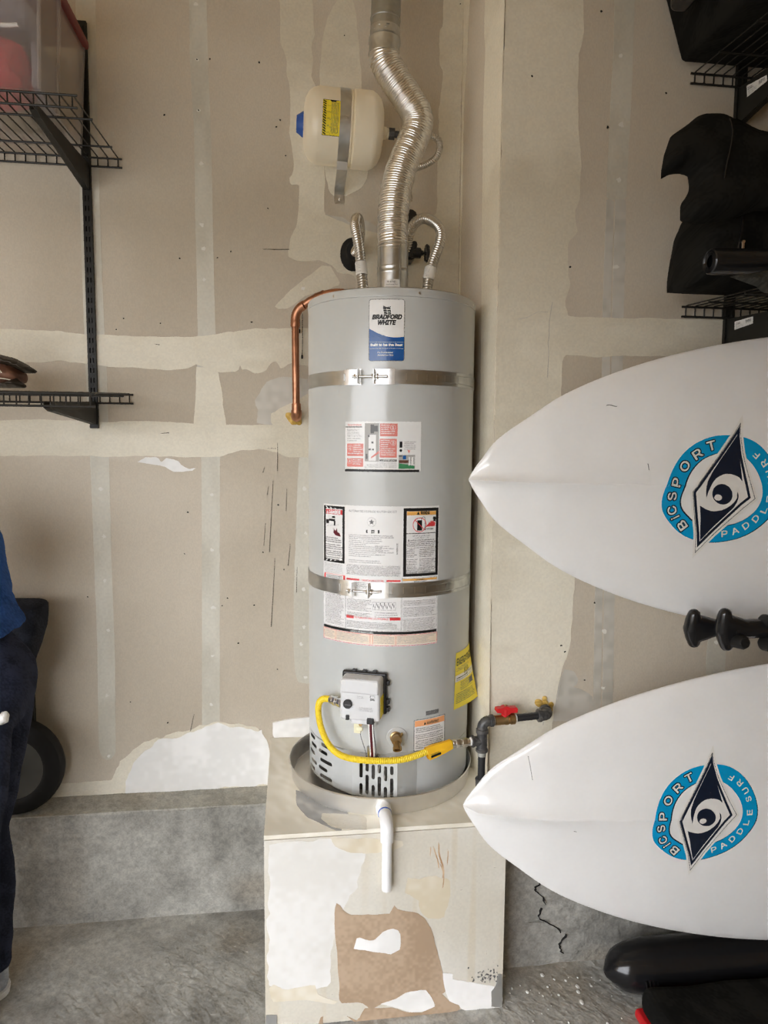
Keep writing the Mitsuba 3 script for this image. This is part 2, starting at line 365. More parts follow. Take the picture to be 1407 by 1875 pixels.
TRACE_B = {'tape_a': [(-0.624, 3.064), (-0.625, 2.828), (-0.615, 2.614), (-0.617, 2.344), (-0.615, 2.201), (-0.615, 1.967), (-0.619, 1.85), (-0.63, 1.67), (-0.621, 1.626), (-0.61, 1.556), (-0.613, 1.253), (-0.623, 0.613), (-0.62, 0.569), (-0.606, 0.55), (-0.583, 0.549), (-0.566, 0.566), (-0.562, 0.61), (-0.548, 1.556), (-0.533, 1.627), (-0.534, 1.667), (-0.543, 1.755), (-0.551, 1.841), (-0.555, 1.918), (-0.557, 1.976), (-0.559, 2.168), (-0.56, 2.347), (-0.561, 2.591), (-0.567, 2.807), (-0.57, 3.069)], 'tape_b': [(-0.971, 3.034), (-0.911, 3.039), (-0.917, 2.569), (-0.916, 2.154), (-0.913, 1.96), (-0.909, 1.803), (-0.911, 1.478), (-0.912, 1.181), (-0.91, 0.859), (-0.917, 0.536), (-0.927, 0.513), (-0.947, 0.506), (-0.965, 0.519), (-0.973, 0.553), (-0.967, 0.924), (-0.969, 1.22), (-0.97, 1.478), (-0.976, 1.802), (-0.978, 2.186), (-0.976, 2.659)], 'tape_c': [(-0.28, 1.558), (-0.286, 1.478), (-0.293, 1.29), (-0.3, 1.098), (-0.303, 0.902), (-0.298, 0.805), (-0.289, 0.761), (-0.256, 0.753), (-0.202, 0.755), (-0.201, 1.573)], 'band_up': [(-1.335, 1.967), (-1.236, 1.968), (-1.058, 1.965), (-0.971, 1.954), (-0.928, 1.955), (-0.771, 1.956), (-0.66, 1.957), (-0.607, 1.96), (-0.553, 1.97), (-0.494, 1.978), (-0.425, 1.99), (-0.306, 1.996), (-0.107, 2.001), (-0.107, 1.87), (-0.244, 1.869), (-0.309, 1.879), (-0.338, 1.858), (-0.354, 1.885), (-0.377, 1.877), (-0.393, 1.849), (-0.426, 1.841), (-0.455, 1.855), (-0.47, 1.853), (-0.477, 1.875), (-0.484, 1.846), (-0.506, 1.845), (-0.549, 1.841), (-0.617, 1.868), (-0.646, 1.855), (-0.694, 1.848), (-0.784, 1.85), (-0.902, 1.853), (-0.967, 1.862), (-1.054, 1.869), (-1.112, 1.862), (-1.199, 1.862), (-1.34, 1.864)], 'band_low': [(-1.349, 1.669), (-1.249, 1.673), (-1.096, 1.679), (-0.933, 1.673), (-0.804, 1.677), (-0.665, 1.673), (-0.631, 1.67), (-0.528, 1.667), (-0.422, 1.669), (-0.378, 1.669), (-0.244, 1.671), (-0.106, 1.672), (-0.106, 1.559), (-0.323, 1.558), (-0.351, 1.576), (-0.396, 1.585), (-0.484, 1.581), (-0.521, 1.568), (-0.548, 1.558), (-0.624, 1.558), (-0.79, 1.56), (-0.91, 1.556), (-0.963, 1.56), (-1.253, 1.558), (-1.354, 1.557)], 'thin_pipe': [(-0.427, 1.75), (-0.394, 1.811), (-0.344, 1.832), (-0.244, 1.825), (-0.182, 1.817), (-0.182, 1.671), (-0.378, 1.669), (-0.422, 1.674), (-0.418, 1.722)], 'bright_pipe': [(-0.376, 1.708), (-0.32, 1.737), (-0.244, 1.779), (-0.182, 1.789), (-0.182, 1.669), (-0.373, 1.667)], 'smear': [(-0.819, 1.54), (-0.791, 1.555), (-0.753, 1.559), (-0.741, 1.537), (-0.73, 1.557), (-0.687, 1.55), (-0.68, 1.532), (-0.654, 1.519), (-0.625, 1.523), (-0.645, 1.51), (-0.703, 1.509), (-0.738, 1.526), (-0.779, 1.535)], 'blob': [(-0.883, 0.439), (-0.86, 0.494), (-0.845, 0.513), (-0.789, 0.543), (-0.775, 0.569), (-0.702, 0.585), (-0.652, 0.598), (-0.565, 0.624), (-0.522, 0.606), (-0.478, 0.61), (-0.44, 0.584), (-0.415, 0.593), (-0.402, 0.556), (-0.385, 0.497), (-0.396, 0.387), (-0.635, 0.379), (-0.815, 0.377), (-0.892, 0.378)], 'base_strip': [(-1.199, 0.43), (-1.033, 0.432), (-0.889, 0.434), (-0.832, 0.444), (-0.757, 0.444), (-0.395, 0.424), (-0.394, 0.381), (-1.201, 0.376)], 'base_behind': [(-0.377, 0.618), (-0.328, 0.627), (-0.257, 0.632), (-0.182, 0.633), (-0.182, 0.56), (-0.377, 0.563)], 'strip_k': [(-0.348, 3.088), (-0.336, 3.026), (-0.337, 2.905), (-0.323, 2.878), (-0.316, 2.85), (-0.315, 2.802), (-0.304, 2.767), (-0.305, 2.669), (-0.308, 2.631), (-0.294, 2.535), (-0.298, 2.5), (-0.313, 2.483), (-0.306, 2.461), (-0.277, 2.468), (-0.277, 2.41), (-0.285, 2.335), (-0.306, 2.293), (-0.316, 2.234), (-0.281, 2.216), (-0.21, 2.223), (-0.164, 2.208), (-0.147, 2.184), (-0.095, 2.179), (-0.07, 2.132), (0.005, 2.117), (0.004, 2.317), (-0.108, 2.344), (-0.193, 2.372), (-0.191, 2.485), (-0.2, 2.711), (-0.224, 2.786), (-0.236, 2.808), (-0.229, 2.856), (-0.234, 2.913), (-0.223, 2.936), (-0.229, 2.97), (-0.23, 3.025), (-0.234, 3.099)], 'oval': [(-0.132, 3.099), (-0.15, 3.055), (-0.168, 3.03), (-0.186, 2.985), (-0.198, 2.938), (-0.202, 2.882), (-0.209, 2.822), (-0.209, 2.753), (-0.068, 2.763), (-0.07, 2.844), (-0.077, 2.905), (-0.083, 2.965), (-0.091, 3.032), (-0.1, 3.06), (-0.111, 3.101)], 'under_tank': [(-0.188, 2.564), (-0.191, 2.527), (-0.186, 2.489), (-0.177, 2.45), (-0.157, 2.43), (-0.123, 2.437), (-0.07, 2.463), (-0.048, 2.496), (-0.043, 2.539), (-0.043, 2.572)], 'thin_l': [(-0.193, 2.372), (-0.131, 2.369), (-0.108, 2.351), (-0.045, 2.361), (0.003, 2.334), (0.004, 2.244), (-0.193, 2.236)], 'diag': [(-0.359, 2.066), (-0.315, 2.116), (-0.243, 2.173), (-0.201, 2.207), (-0.171, 2.204), (-0.136, 2.148), (-0.182, 2.128), (-0.26, 2.102), (-0.315, 2.061), (-0.353, 2.056)], 'strip_p': [(0.209, 3.137), (0.203, 2.998), (0.191, 2.986), (0.194, 2.874), (0.206, 2.859), (0.195, 2.721), (0.192, 2.493), (0.19, 2.39), (0.116, 2.383), (0.079, 2.32), (0.062, 2.11), (0.27, 2.089), (0.271, 2.126), (0.272, 2.83), (0.276, 3.143)]}
TRACE_T = {'corner_bead': [(-0.002, 2.975), (-0.001, 2.838), (-0.017, 2.783), (-0.007, 2.6), (-0.019, 2.293), (-0.033, 2.03), (-0.045, 1.63), (-0.027, 1.18), (-0.019, 0.746), (-0.008, 0.518), (-0.203, 0.613), (-0.211, 0.82), (-0.2, 1.213), (-0.193, 1.629), (-0.199, 1.998), (-0.197, 2.458), (-0.207, 2.808), (-0.206, 2.85)], 'inner': [(0.271, 3.143), (0.282, 2.836), (0.289, 2.13), (0.255, 2.114), (0.242, 2.764), (0.215, 2.888), (0.187, 3.091)]}
TRACE_R = {'wide': [(0.278, 2.855), (0.495, 2.874), (0.506, 2.742), (0.493, 2.694), (0.492, 2.591), (0.501, 2.465), (0.51, 2.39), (0.507, 2.302), (0.494, 2.266), (0.505, 2.212), (0.479, 2.179), (0.48, 2.089), (0.491, 2.066), (0.473, 2.01), (0.484, 1.977), (0.487, 1.869), (0.473, 1.856), (0.47, 1.748), (0.528, 1.663), (0.56, 1.47), (0.54, 1.308), (0.531, 1.191), (0.529, 1.094), (0.522, 1.002), (0.506, 0.947), (0.49, 0.881), (0.48, 0.807), (0.459, 0.636), (0.397, 0.395), (0.286, 0.472), (0.279, 0.816), (0.276, 1.213), (0.274, 1.628), (0.276, 1.998), (0.276, 2.457)], 'band': [(0.477, 1.977), (0.586, 1.974), (0.657, 1.973), (0.717, 1.977), (0.853, 1.979), (0.975, 1.981), (1.169, 1.986), (1.177, 1.866), (0.825, 1.871), (0.651, 1.867), (0.571, 1.862), (0.476, 1.866)], 'tape_up': [(0.59, 2.882), (0.593, 2.71), (0.59, 2.581), (0.588, 2.404), (0.588, 2.304), (0.647, 2.307), (0.65, 2.474), (0.652, 2.651), (0.649, 2.887)], 'tape_mid_l': [(0.588, 2.304), (0.588, 2.116), (0.588, 2.008), (0.594, 1.79), (0.596, 1.47), (0.597, 1.168), (0.601, 0.963), (0.604, 0.784), (0.629, 0.783), (0.625, 0.962), (0.621, 1.167), (0.62, 1.47), (0.619, 1.79), (0.613, 2.009), (0.612, 2.117), (0.611, 2.305)], 'tape_mid_r': [(0.615, 2.305), (0.617, 2.117), (0.618, 2.009), (0.623, 1.791), (0.624, 1.47), (0.625, 1.167), (0.63, 0.962), (0.633, 0.783), (0.667, 0.782), (0.664, 0.96), (0.659, 1.167), (0.659, 1.47), (0.657, 1.791), (0.653, 2.01), (0.652, 2.118), (0.647, 2.307)], 'tape_far': [(0.976, 1.133), (0.968, 0.996), (0.969, 0.804), (1.033, 0.801), (1.032, 0.994), (1.034, 1.132)], 'gray': [(0.509, 0.932), (0.536, 0.927), (0.547, 0.913), (0.555, 0.891), (0.538, 0.876), (0.565, 0.868), (0.6, 0.847), (0.608, 0.784), (0.53, 0.77), (0.472, 0.773), (0.49, 0.881)]}
TRACE_F = {'paper': [(-0.196, 0.327), (-0.192, 0.355), (-0.183, 0.355), (-0.17, 0.331), (-0.153, 0.317), (-0.089, 0.311), (-0.04, 0.311), (-0.03, 0.336), (-0.019, 0.321), (0.003, 0.313), (0.03, 0.311), (0.058, 0.289), (0.078, 0.252), (0.099, 0.169), (0.125, 0.067), (0.089, 0.047), (0.061, 0.073), (-0.011, 0.057), (-0.066, 0.045), (-0.093, 0.031), (-0.12, 0.057), (-0.18, 0.06), (-0.188, 0.213), (-0.196, 0.305)], 'skim': [(-0.142, 0.218), (-0.132, 0.254), (-0.118, 0.244), (-0.089, 0.236), (-0.056, 0.264), (-0.035, 0.268), (-0.013, 0.258), (-0.01, 0.226), (-0.015, 0.2), (-0.039, 0.193), (-0.088, 0.204)], 'scrape': [(-0.066, 0.046), (-0.022, 0.058), (0.006, 0.074), (0.061, 0.076), (0.078, 0.054), (0.09, 0.023), (0.051, 0.008), (0.017, 0.012), (-0.021, 0.032)], 'tan_bottom': [(-0.225, 0.039), (-0.18, 0.04), (-0.158, 0.017), (-0.136, -0.003), (-0.065, -0.01), (0.079, -0.004), (0.163, 0.001), (0.163, 0.016), (0.134, 0.03), (0.112, 0.057), (0.095, 0.07), (0.078, 0.077), (0.067, 0.073), (0.092, 0.023), (0.051, 0.007), (0.012, 0.011), (-0.033, 0.03), (-0.109, 0.038), (-0.131, -0.0), (-0.174, 0.028), (-0.233, 0.025), (-0.239, -0.0), (-0.228, -0.002)], 'yellow_low': [(-0.373, 0.123), (-0.36, 0.134), (-0.329, 0.113), (-0.292, 0.117), (-0.249, 0.122), (-0.244, 0.093), (-0.185, 0.064), (-0.196, 0.058), (-0.276, 0.079), (-0.366, 0.082)], 'metal_r': [(0.253, 0.051), (0.267, 0.07), (0.269, 0.1), (0.281, 0.108), (0.285, 0.086), (0.286, 0.0), (0.254, 0.004)], 'metal_l': [(-0.383, 0.047), (-0.353, 0.045), (-0.353, 0.0), (-0.383, 0.004)], 'white_low': [(0.111, 0.121), (0.139, 0.117), (0.138, 0.098), (0.247, 0.07), (0.283, 0.057), (0.286, -0.003), (0.169, 0.0), (0.163, 0.016), (0.134, 0.03), (0.12, 0.056)], 'stain_a': [(-0.206, 0.546), (-0.14, 0.535), (-0.11, 0.539), (-0.006, 0.519), (-0.005, 0.506), (-0.03, 0.495), (-0.079, 0.492), (-0.152, 0.494), (-0.194, 0.519)], 'stain_b': [(0.008, 0.412), (0.07, 0.41), (0.127, 0.4), (0.128, 0.341), (0.11, 0.287), (0.059, 0.291), (0.034, 0.342), (-0.004, 0.371)]}
TRACE_S = {'grey_pad': [(-0.298, -0.123), (-0.281, -0.136), (-0.252, -0.189), (-0.21, -0.233), (-0.164, -0.257), (-0.146, -0.282), (-0.221, -0.269), (-0.227, -0.295), (-0.206, -0.341), (-0.169, -0.362), (-0.189, -0.364), (-0.233, -0.32), (-0.269, -0.281), (-0.296, -0.213)], 'cream_pad': [(-0.224, -0.268), (-0.146, -0.282), (-0.101, -0.301), (-0.108, -0.369), (-0.169, -0.36), (-0.206, -0.336), (-0.23, -0.299)]}
TRACE_DOTS_B = [(-0.603, 3.004), (-0.602, 2.834), (-0.6, 2.679), (-0.594, 2.514), (-0.595, 2.32), (-0.592, 2.244), (-0.591, 2.146), (-0.265, 2.128), (-0.941, 1.45), (-0.262, 1.45), (-0.94, 1.45), (-0.934, 1.29), (-0.936, 1.138), (-0.929, 0.966), (-0.94, 0.738), (-0.94, 0.521), (-0.577, 1.43), (-0.579, 1.24), (-0.577, 1.037), (-0.583, 0.866), (-0.59, 0.691), (-0.263, 1.45), (-0.26, 1.294), (-0.266, 1.096), (-0.266, 0.961), (-0.276, 0.899), (-0.26, 0.778), (-0.834, 0.407)]
TRACE_DOTS_R = [(0.615, 2.693), (0.623, 2.51), (0.623, 2.361), (0.624, 2.119), (0.631, 1.047), (0.635, 0.87), (0.629, 1.048), (0.997, 1.001)]
TRACE_HOLES_B = [(-0.602, 2.836), (-0.6, 2.68), (-0.708, 2.659), (-0.562, 2.841), (-0.405, 2.842), (-0.338, 2.667), (-0.351, 2.645), (-0.321, 2.556), (-0.38, 2.384), (-0.503, 2.24), (-0.669, 2.211), (-0.547, 2.218), (-0.852, 2.011), (-0.735, 1.999), (-0.876, 1.975), (-0.437, 2.012), (-0.993, 1.084), (-0.529, 1.07), (-0.548, 1.043), (-0.671, 1.227), (-0.658, 1.37), (-0.353, 1.394), (-0.494, 0.909), (-0.359, 0.81), (-0.438, 1.043), (-0.74, 0.632), (-0.863, 0.712), (-0.334, 1.167), (-0.406, 1.229), (-0.127, 2.947), (0.262, 3.077)]
TRACE_HOLES_R = [(0.358, 2.621), (0.486, 2.113), (0.553, 2.806), (0.584, 2.501), (0.573, 0.897), (0.495, 1.007), (0.508, 0.987), (0.596, 1.135), (0.755, 2.604)]
TRACE_LINES = [((-0.353, 1.607), (-0.355, 1.512), 0.0011), ((-0.37, 1.478), (-0.384, 1.23), 0.0013), ((-0.365, 1.208), (-0.38, 0.964), 0.0012), ((-0.397, 1.331), (-0.403, 1.252), 0.0007), ((-0.385, 1.46), (-0.39, 1.428), 0.0011), ((-0.323, 1.45), (-0.326, 1.373), 0.0009), ((-0.312, 1.258), (-0.32, 1.181), 0.0012), ((-0.289, 1.175), (-0.291, 1.085), 0.0009), ((-0.65, 0.657), (-0.663, 0.598), 0.0012), ((-0.398, 1.526), (-0.404, 1.506), 0.0011), ((-0.757, 1.931), (-0.739, 1.929), 0.0012), ((-0.743, 1.636), (-0.714, 1.639), 0.0014), ((-0.392, 1.589), (-0.359, 1.589), 0.0008), ((-0.399, 2.252), (-0.311, 2.254), 0.0009), ((-0.365, 2.251), (-0.311, 2.255), 0.0008)]

# ================================================================ THE SETTING
YB, YR, XR, XL, YF, ZC = .272, -.2, .2755, -5.8, -2.85, 3.35
# floor; unseen driveway, garage shell and door opening, set for the light they give
add('floor', bx(XL, 4.0, YF, .5, -.1, 0), 'm_floor'); tag('floor', 'stained grey concrete garage floor with paint flecks', kind='structure')
add('ground_outside', bx(-16, 10, -16, YF - .1, -.16, -.06), 'm_driveway'); tag('ground_outside', 'pale concrete driveway outside the garage door', kind='structure')
add('ceiling', bx(XL - .1, 4.1, YF - .1, .5, ZC, ZC + .1), 'm_bounce_ceiling'); tag('ceiling', 'unseen tan ceiling, coloured to bounce warm light onto the upper walls', kind='structure')
add('wall_left', bx(XL - .1, XL, YF - .1, .5, 0, ZC), 'm_bounce_wall'); tag('wall_left', 'unseen tan side wall of the garage, coloured to bounce warm light', kind='structure')
add('wall_far_right', bx(4.0, 4.1, YF - .1, 0, 0, ZC), 'm_bounce_wall'); tag('wall_far_right', 'unseen tan far side wall of the garage, coloured to bounce warm light', kind='structure')
DX0, DX1, DZ = -5.3, -.72, 2.36  # door opening out of view, placed and sized to light from the left
add('wall_front', cat(bx(XL, DX0, YF - .1, YF, 0, ZC), bx(DX1, 4.0, YF - .1, YF, 0, ZC), bx(DX0, DX1, YF - .1, YF, DZ, ZC)), 'm_bounce_wall'); tag('wall_front', 'unseen tan wall round an open garage door, opening placed to light the heater wall', kind='structure')

# left wall: drywall above a concrete kerb
add('wall_back', bx(XL, XR, YB, YB + .1, .386, ZC), 'm_paper'); tag('wall_back', 'unpainted tan drywall with pale joint compound, behind the water heater', kind='structure')
kerb = bx(XL, -.388, .147, .5, 0, .379).subdivide().subdivide().subdivide().subdivide().subdivide().subdivide()
v = kerb.vertices; fr = (v[:, 1] < .15)
v[fr, 1] += (meshkit.fbm(v[fr] * [9, 9, 9], 4, 2) - .5) * .014
top = v[:, 2] > .37; v[top, 2] += np.where(v[top, 1] < .2, (meshkit.fbm(v[top] * [14, 14, 14], 3, 5) - .6) * .012, 0)
add('kerb_left', kerb, 'm_concrete', smooth=40); tag('kerb_left', 'rough grey concrete footing kerb under the tan drywall', kind='structure')
lz = bx(XL, -.390, .150, YB + .09, .374, .3825)
for _ in range(6): lz = lz.subdivide()
lz.vertices[:, 2] += (meshkit.fbm(lz.vertices * 16, 3, 6) - .5) * .006 * (lz.vertices[:, 2] > .38); lz.vertices[:, 1] -= (meshkit.fbm(lz.vertices * 20, 3, 9)) * .006 * (lz.vertices[:, 1] < .155)
add('kerb_left__ledge', lz, 'm_ledge_lit', smooth=40); tag('kerb_left__ledge', 'kerb top layer, paler to stand in for light from above')
# the side of the recess and the right wall, with a hairline open joint at the corner
add('wall_recess_side', bx(XR, XR + .0012, YR, YB, 0, ZC), 'm_paper'); tag('wall_recess_side', 'narrow side wall of the recess right of the water heater', kind='structure')
add('wall_right', cat(bx(XR + .0028, 4.0, YR, YR + .1, .0, ZC), bx(XR + .0012, XR + .1, YR + .1, YB + .1, 0, ZC)), 'm_paper'); tag('wall_right', 'tan drywall with pale joint compound behind the two boards', kind='structure')
kr = bx(XR + .013, 4.0, YR - .024, YR - .002, 0, .40)
for _ in range(6): kr = kr.subdivide()
v = kr.vertices; fr = v[:, 1] < YR - .02
v[fr, 1] += (meshkit.fbm(v[fr] * 10, 4, 3) - .5) * .010
def crack_x(z): return .468 + .03 * np.sin(z * 21) + .018 * np.sin(z * 63 + 1) + .25 * np.clip(.13 - z, 0, 1)
dcr = np.abs(v[fr, 0] - crack_x(v[fr, 2])); v[fr, 1] += .012 * np.exp(-(dcr / .006) ** 2)
add('kerb_right', kr, 'm_concrete', smooth=40); tag('kerb_right', 'cracked grey concrete footing under the lower board', kind='structure')
for z0, z1, dx in ((.035, .10, .014), (.105, .19, 0), (.20, .385, .003)):
    zz = np.arange(z0, z1, .006); j = (meshkit.noise(np.c_[zz * 150, zz * 0, zz * 0 + dx]) - .5) * .012; xx = crack_x(zz) + dx + j; w = .0006 + .0022 * meshkit.noise(np.c_[zz * 90, zz * 0 + 5, zz * 0]) ** 2
    add('kerb_right__crack', wall_poly(list(zip(xx - w, zz)) + list(zip((xx + w)[::-1], zz[::-1])), 'y', YR - .0225, .0060, rough=0), 'm_dark', smooth=False)  # black strip painted as the shade inside the crack

# joint compound, tape and scrapes: thin coats on the drywall, each with its own edge
B = TRACE_B
def coat(holder, kind, pts, mat, th, rough=.004, seed=0, plane='y', at=YB):
    return add(f'{holder}__{kind}', wall_poly(pts, plane, at, th, rough, seed), mat, smooth=False)
coat('wall_back', 'joint_tape', B['tape_b'], 'm_tape', .0009, .0015, 1)
coat('wall_back', 'joint_tape', B['tape_a'], 'm_tape', .0009, .0015, 2)
coat('wall_back', 'joint_tape', B['tape_c'], 'm_tape', .0009, .0015, 3)
coat('wall_back', 'thin_coat', B['thin_l'], 'm_mud_grey', .0007, .006, 4)
coat('wall_back', 'thin_coat', B['thin_pipe'], 'm_mud_grey', .0007, .006, 5)
coat('wall_back', 'plaster_band', B['band_up'], 'm_mud', .0016, .005, 6)
coat('wall_back', 'plaster_band', B['band_low'], 'm_mud', .0017, .004, 7)
coat('wall_back', 'plaster_patch', B['bright_pipe'], 'm_mud', .0020, .006, 8)
coat('wall_back', 'plaster_patch', B['strip_k'], 'm_mud', .0013, .005, 9)
coat('wall_back', 'plaster_patch', B['oval'], 'm_mud', .0011, .003, 10)
coat('wall_back', 'plaster_patch', B['under_tank'], 'm_mud', .0011, .004, 11)
coat('wall_back', 'plaster_patch', B['diag'], 'm_mud', .0010, .004, 12)
coat('wall_back', 'plaster_patch', B['strip_p'], 'm_mud', .0014, .005, 13)
coat('wall_back', 'plaster_smear', B['smear'], 'm_mud_white', .0012, .007, 14)
coat('wall_back', 'base_tape', B['base_strip'], 'm_mud', .0012, .003, 15)
blob2 = [(-.945, .42), (-.90, .50), (-.82, .565), (-.70, .60), (-.58, .625), (-.50, .62), (-.43, .60), (-.40, .55), (-.395, .39), (-.93, .39)]
coat('wall_back', 'white_patch', blob2, 'm_mud', .0015, .016, 28)
coat('wall_back', 'white_patch', B['blob'], 'm_mud_white', .0026, .016, 16)
coat('wall_back', 'base_tape', B['base_behind'], 'm_mud_white', .009, .002, 17)
cross = [(-.622, 1.86), (-.55, 1.86), (-.535, 1.75), (-.525, 1.655), (-.52, 1.60), (-.63, 1.60), (-.634, 1.66), (-.625, 1.78)]
coat('wall_back', 'plaster_patch', cross, 'm_mud', .0013, .006, 18)
coat('wall_recess_side', 'corner_plaster', TRACE_T['corner_bead'], 'm_mud', .0018, .002, 19, 'x', XR)
coat('wall_recess_side', 'corner_plaster', TRACE_T['inner'], 'm_mud', .0012, .003, 20, 'x', XR)
R_ = TRACE_R
coat('wall_right', 'joint_tape', R_['tape_up'], 'm_tape', .0009, .002, 21, at=YR)
coat('wall_right', 'joint_tape', R_['tape_mid_l'], 'm_mud_grey', .0012, .0015, 22, at=YR)
coat('wall_right', 'joint_tape', R_['tape_mid_r'], 'm_mud_grey', .0012, .0015, 23, at=YR)
coat('wall_right', 'joint_tape', R_['tape_far'], 'm_tape', .0009, .0015, 24, at=YR)
coat('wall_right', 'thin_coat', R_['gray'], 'm_mud_grey', .0008, .004, 25, at=YR)
coat('wall_right', 'plaster_patch', R_['wide'], 'm_mud', .0016, .004, 26, at=YR)
coat('wall_right', 'plaster_band', R_['band'], 'm_mud', .0015, .004, 27, at=YR)

# screw heads under dabs of compound, nail holes as flat black shade, pencil lines
def dots(holder, at, pts, mat, r0, r1):
    for i, (x, z) in enumerate(pts):
        r = RNG.uniform(r0, r1); a = np.linspace(0, 2 * np.pi, 11)[:-1]; q = r * (1 + .25 * RNG.normal(size=10))
        add(f'{holder}__screw_dab' if mat == 'm_screw_dot' else f'{holder}__nail_hole', wall_poly(np.c_[x + q * np.cos(a), z + q * np.sin(a) * .9], 'y', at, .0019 if mat == 'm_screw_dot' else .0021, 0), mat, smooth=False)  # holes are flat black discs, their inner shade put into the colour
dots('wall_back', YB, TRACE_DOTS_B, 'm_screw_dot', .0055, .0075)
dots('wall_right', YR, TRACE_DOTS_R, 'm_screw_dot', .006, .0075)
dots('wall_back', YB, TRACE_HOLES_B, 'm_dark', .0018, .0030)
dots('wall_right', YR, TRACE_HOLES_R, 'm_dark', .0022, .0034)
for (a, b, w) in TRACE_LINES:
    a, b = np.array(a), np.array(b); t = b - a; n = np.array([-t[1], t[0]]) / np.linalg.norm(t) * w
    add('wall_back__scratch', wall_poly([a - n * .4, a + n * .4, b + n, b - n], 'y', YB, .0021, 0), 'm_pencil', smooth=False)

for q, w in (([(.4365, 2.013), (.433, 1.99), (.4285, 1.955), (.4295, 1.92), (.427, 1.90), (.430, 1.865), (.428, 1.80)], .0009), ([(.335, 1.962), (.36, 1.967), (.395, 1.985), (.423, 1.985)], .0006), ([(.498, .885), (.493, .86), (.489, .84)], .0008), ([(.443, .792), (.447, .775), (.446, .762)], .0014)):
    q = np.array(q); t = np.gradient(q, axis=0); t /= np.linalg.norm(t, axis=1, keepdims=True); nn = np.c_[-t[:, 1], t[:, 0]] * w
    add('wall_right__crack', wall_poly(np.vstack([q - nn, (q + nn)[::-1]]), 'y', YR, .0023, 0), 'm_mud_grey', smooth=False)

# ================================================================ PLATFORM
pk = 'heater_platform'
tag(pk, 'cream painted boxed platform with peeling tan patch, carrying the water heater and its pan', 'platform')
PX0, PX1, PYF, PZ = -.384, .286, -.3654, .5604
add(f'{pk}__front_panel', bx(PX0, PX1, PYF, PYF + .013, .004, PZ - .0135), 'm_stand')
add(f'{pk}__side_panel', bx(PX0, PX0 + .013, PYF + .013, YB, .004, PZ - .0135), 'm_stand')
add(f'{pk}__side_panel', bx(PX1 - .013, PX1, PYF + .013, YR - .024, .004, PZ - .0135), 'm_stand')
add(f'{pk}__top_panel', cat(bx(PX0, PX1, PYF + .001, YR - .001, PZ - .012, PZ), bx(PX0, XR - .001, YR - .001, YB - .001, PZ - .012, PZ)), 'm_stand_top_lit')
Fp = TRACE_F
def fcoat(kind, n, mat, th, rough, seed, label=None):
    k = add(f'{pk}__front_panel__{kind}', wall_poly(Fp[n], 'y', PYF, th, rough, seed), mat, smooth=False)
    if label: tag(k, label)
Fp['white'] = [(-.372, .535), (-.20, .540), (-.11, .50), (-.13, .40), (-.19, .30), (-.21, .12), (-.30, .10), (-.378, .13)]
fcoat('white_coat', 'white', 'm_stand_white', .0004, .012, 30)  # whiter area on the left of the front panel
fcoat('stain', 'stain_a', 'm_stain', .0005, .006, 31); fcoat('stain', 'stain_b', 'm_stain', .0005, .016, 32)
fcoat('torn_paper', 'paper', 'm_card', .0012, .003, 33, 'bare tan paper where the paint has peeled')
fcoat('torn_paper', 'tan_bottom', 'm_card', .0010, .003, 34)
fcoat('plaster_scrape', 'skim', 'm_mud_white', .0020, .004, 35); fcoat('plaster_scrape', 'scrape', 'm_mud_white', .0020, .004, 36)
fcoat('plaster_scrape', 'white_low', 'm_mud_white', .0014, .004, 37); fcoat('stain', 'yellow_low', 'm_stain', .0006, .004, 38)
fcoat('corner_metal', 'metal_r', 'm_zincdull', .0024, .002, 39, 'bare zinc corner bead'); fcoat('corner_metal', 'metal_l', 'm_zincdull', .0024, .002, 40)
for i, (x, z0, z1, w) in enumerate(((.083, .50, .43, .0016), (.094, .51, .40, .0022), (.10, .45, .37, .0013), (.066, .50, .47, .0012), (.115, .49, .44, .001), (-.05, .49, .46, .001))):
    zz = np.linspace(z0, z1, 9); xx = x + .004 * np.sin(zz * 60 + i) + (z0 - zz) * .12
    add(f'{pk}__front_panel__rust_run', wall_poly([(a - w, b) for a, b in zip(xx, zz)] + [(a + w, b) for a, b in zip(xx[::-1], zz[::-1])], 'y', PYF, .0007, .0006, i), 'm_rustline', smooth=False)
Sp = TRACE_S
add(f'{pk}__top_panel__paint_patch', wall_poly(Sp['grey_pad'], 'z', PZ, .0007, .003, 41), 'm_greypaint', smooth=False)
add(f'{pk}__top_panel__paint_patch', wall_poly(Sp['cream_pad'], 'z', PZ, .0009, .004, 42), 'm_stand', smooth=False)
# black mould specks at the bottom corner
for i in range(60):
    x, z = RNG.normal(.245, .022), abs(RNG.normal(0, .014)) + .078 + RNG.uniform(0, .02); r = RNG.uniform(.0008, .0026)
    if x > .283 or x < .17: continue
    a = np.linspace(0, 6.28, 8)[:-1]; q = r * (1 + .35 * RNG.normal(size=7))
    add(f'{pk}__front_panel__speck', wall_poly(np.c_[x + q * np.cos(a), z + q * np.sin(a)], 'y', PYF, .0019, 0), 'm_ink', smooth=False)
# plaster crumbs on the floor at the right
cr = []
for i in range(70):
    x, y, r = RNG.uniform(.29, .62), RNG.uniform(-.62, -.25), RNG.uniform(.001, .0042) * (1 if RNG.random() < .8 else 1.6)
    m = trimesh.creation.icosphere(1, r); m.vertices *= RNG.uniform(.5, 1.2, 3) * [1, 1.4, .5]; m.apply_translation((x, y, r * .35)); cr.append(m)
add('plaster_crumbs', cat(*cr), 'm_mud_white'); tag('plaster_crumbs', 'white plaster crumbs scattered on the dark floor right of the platform', kind='stuff')

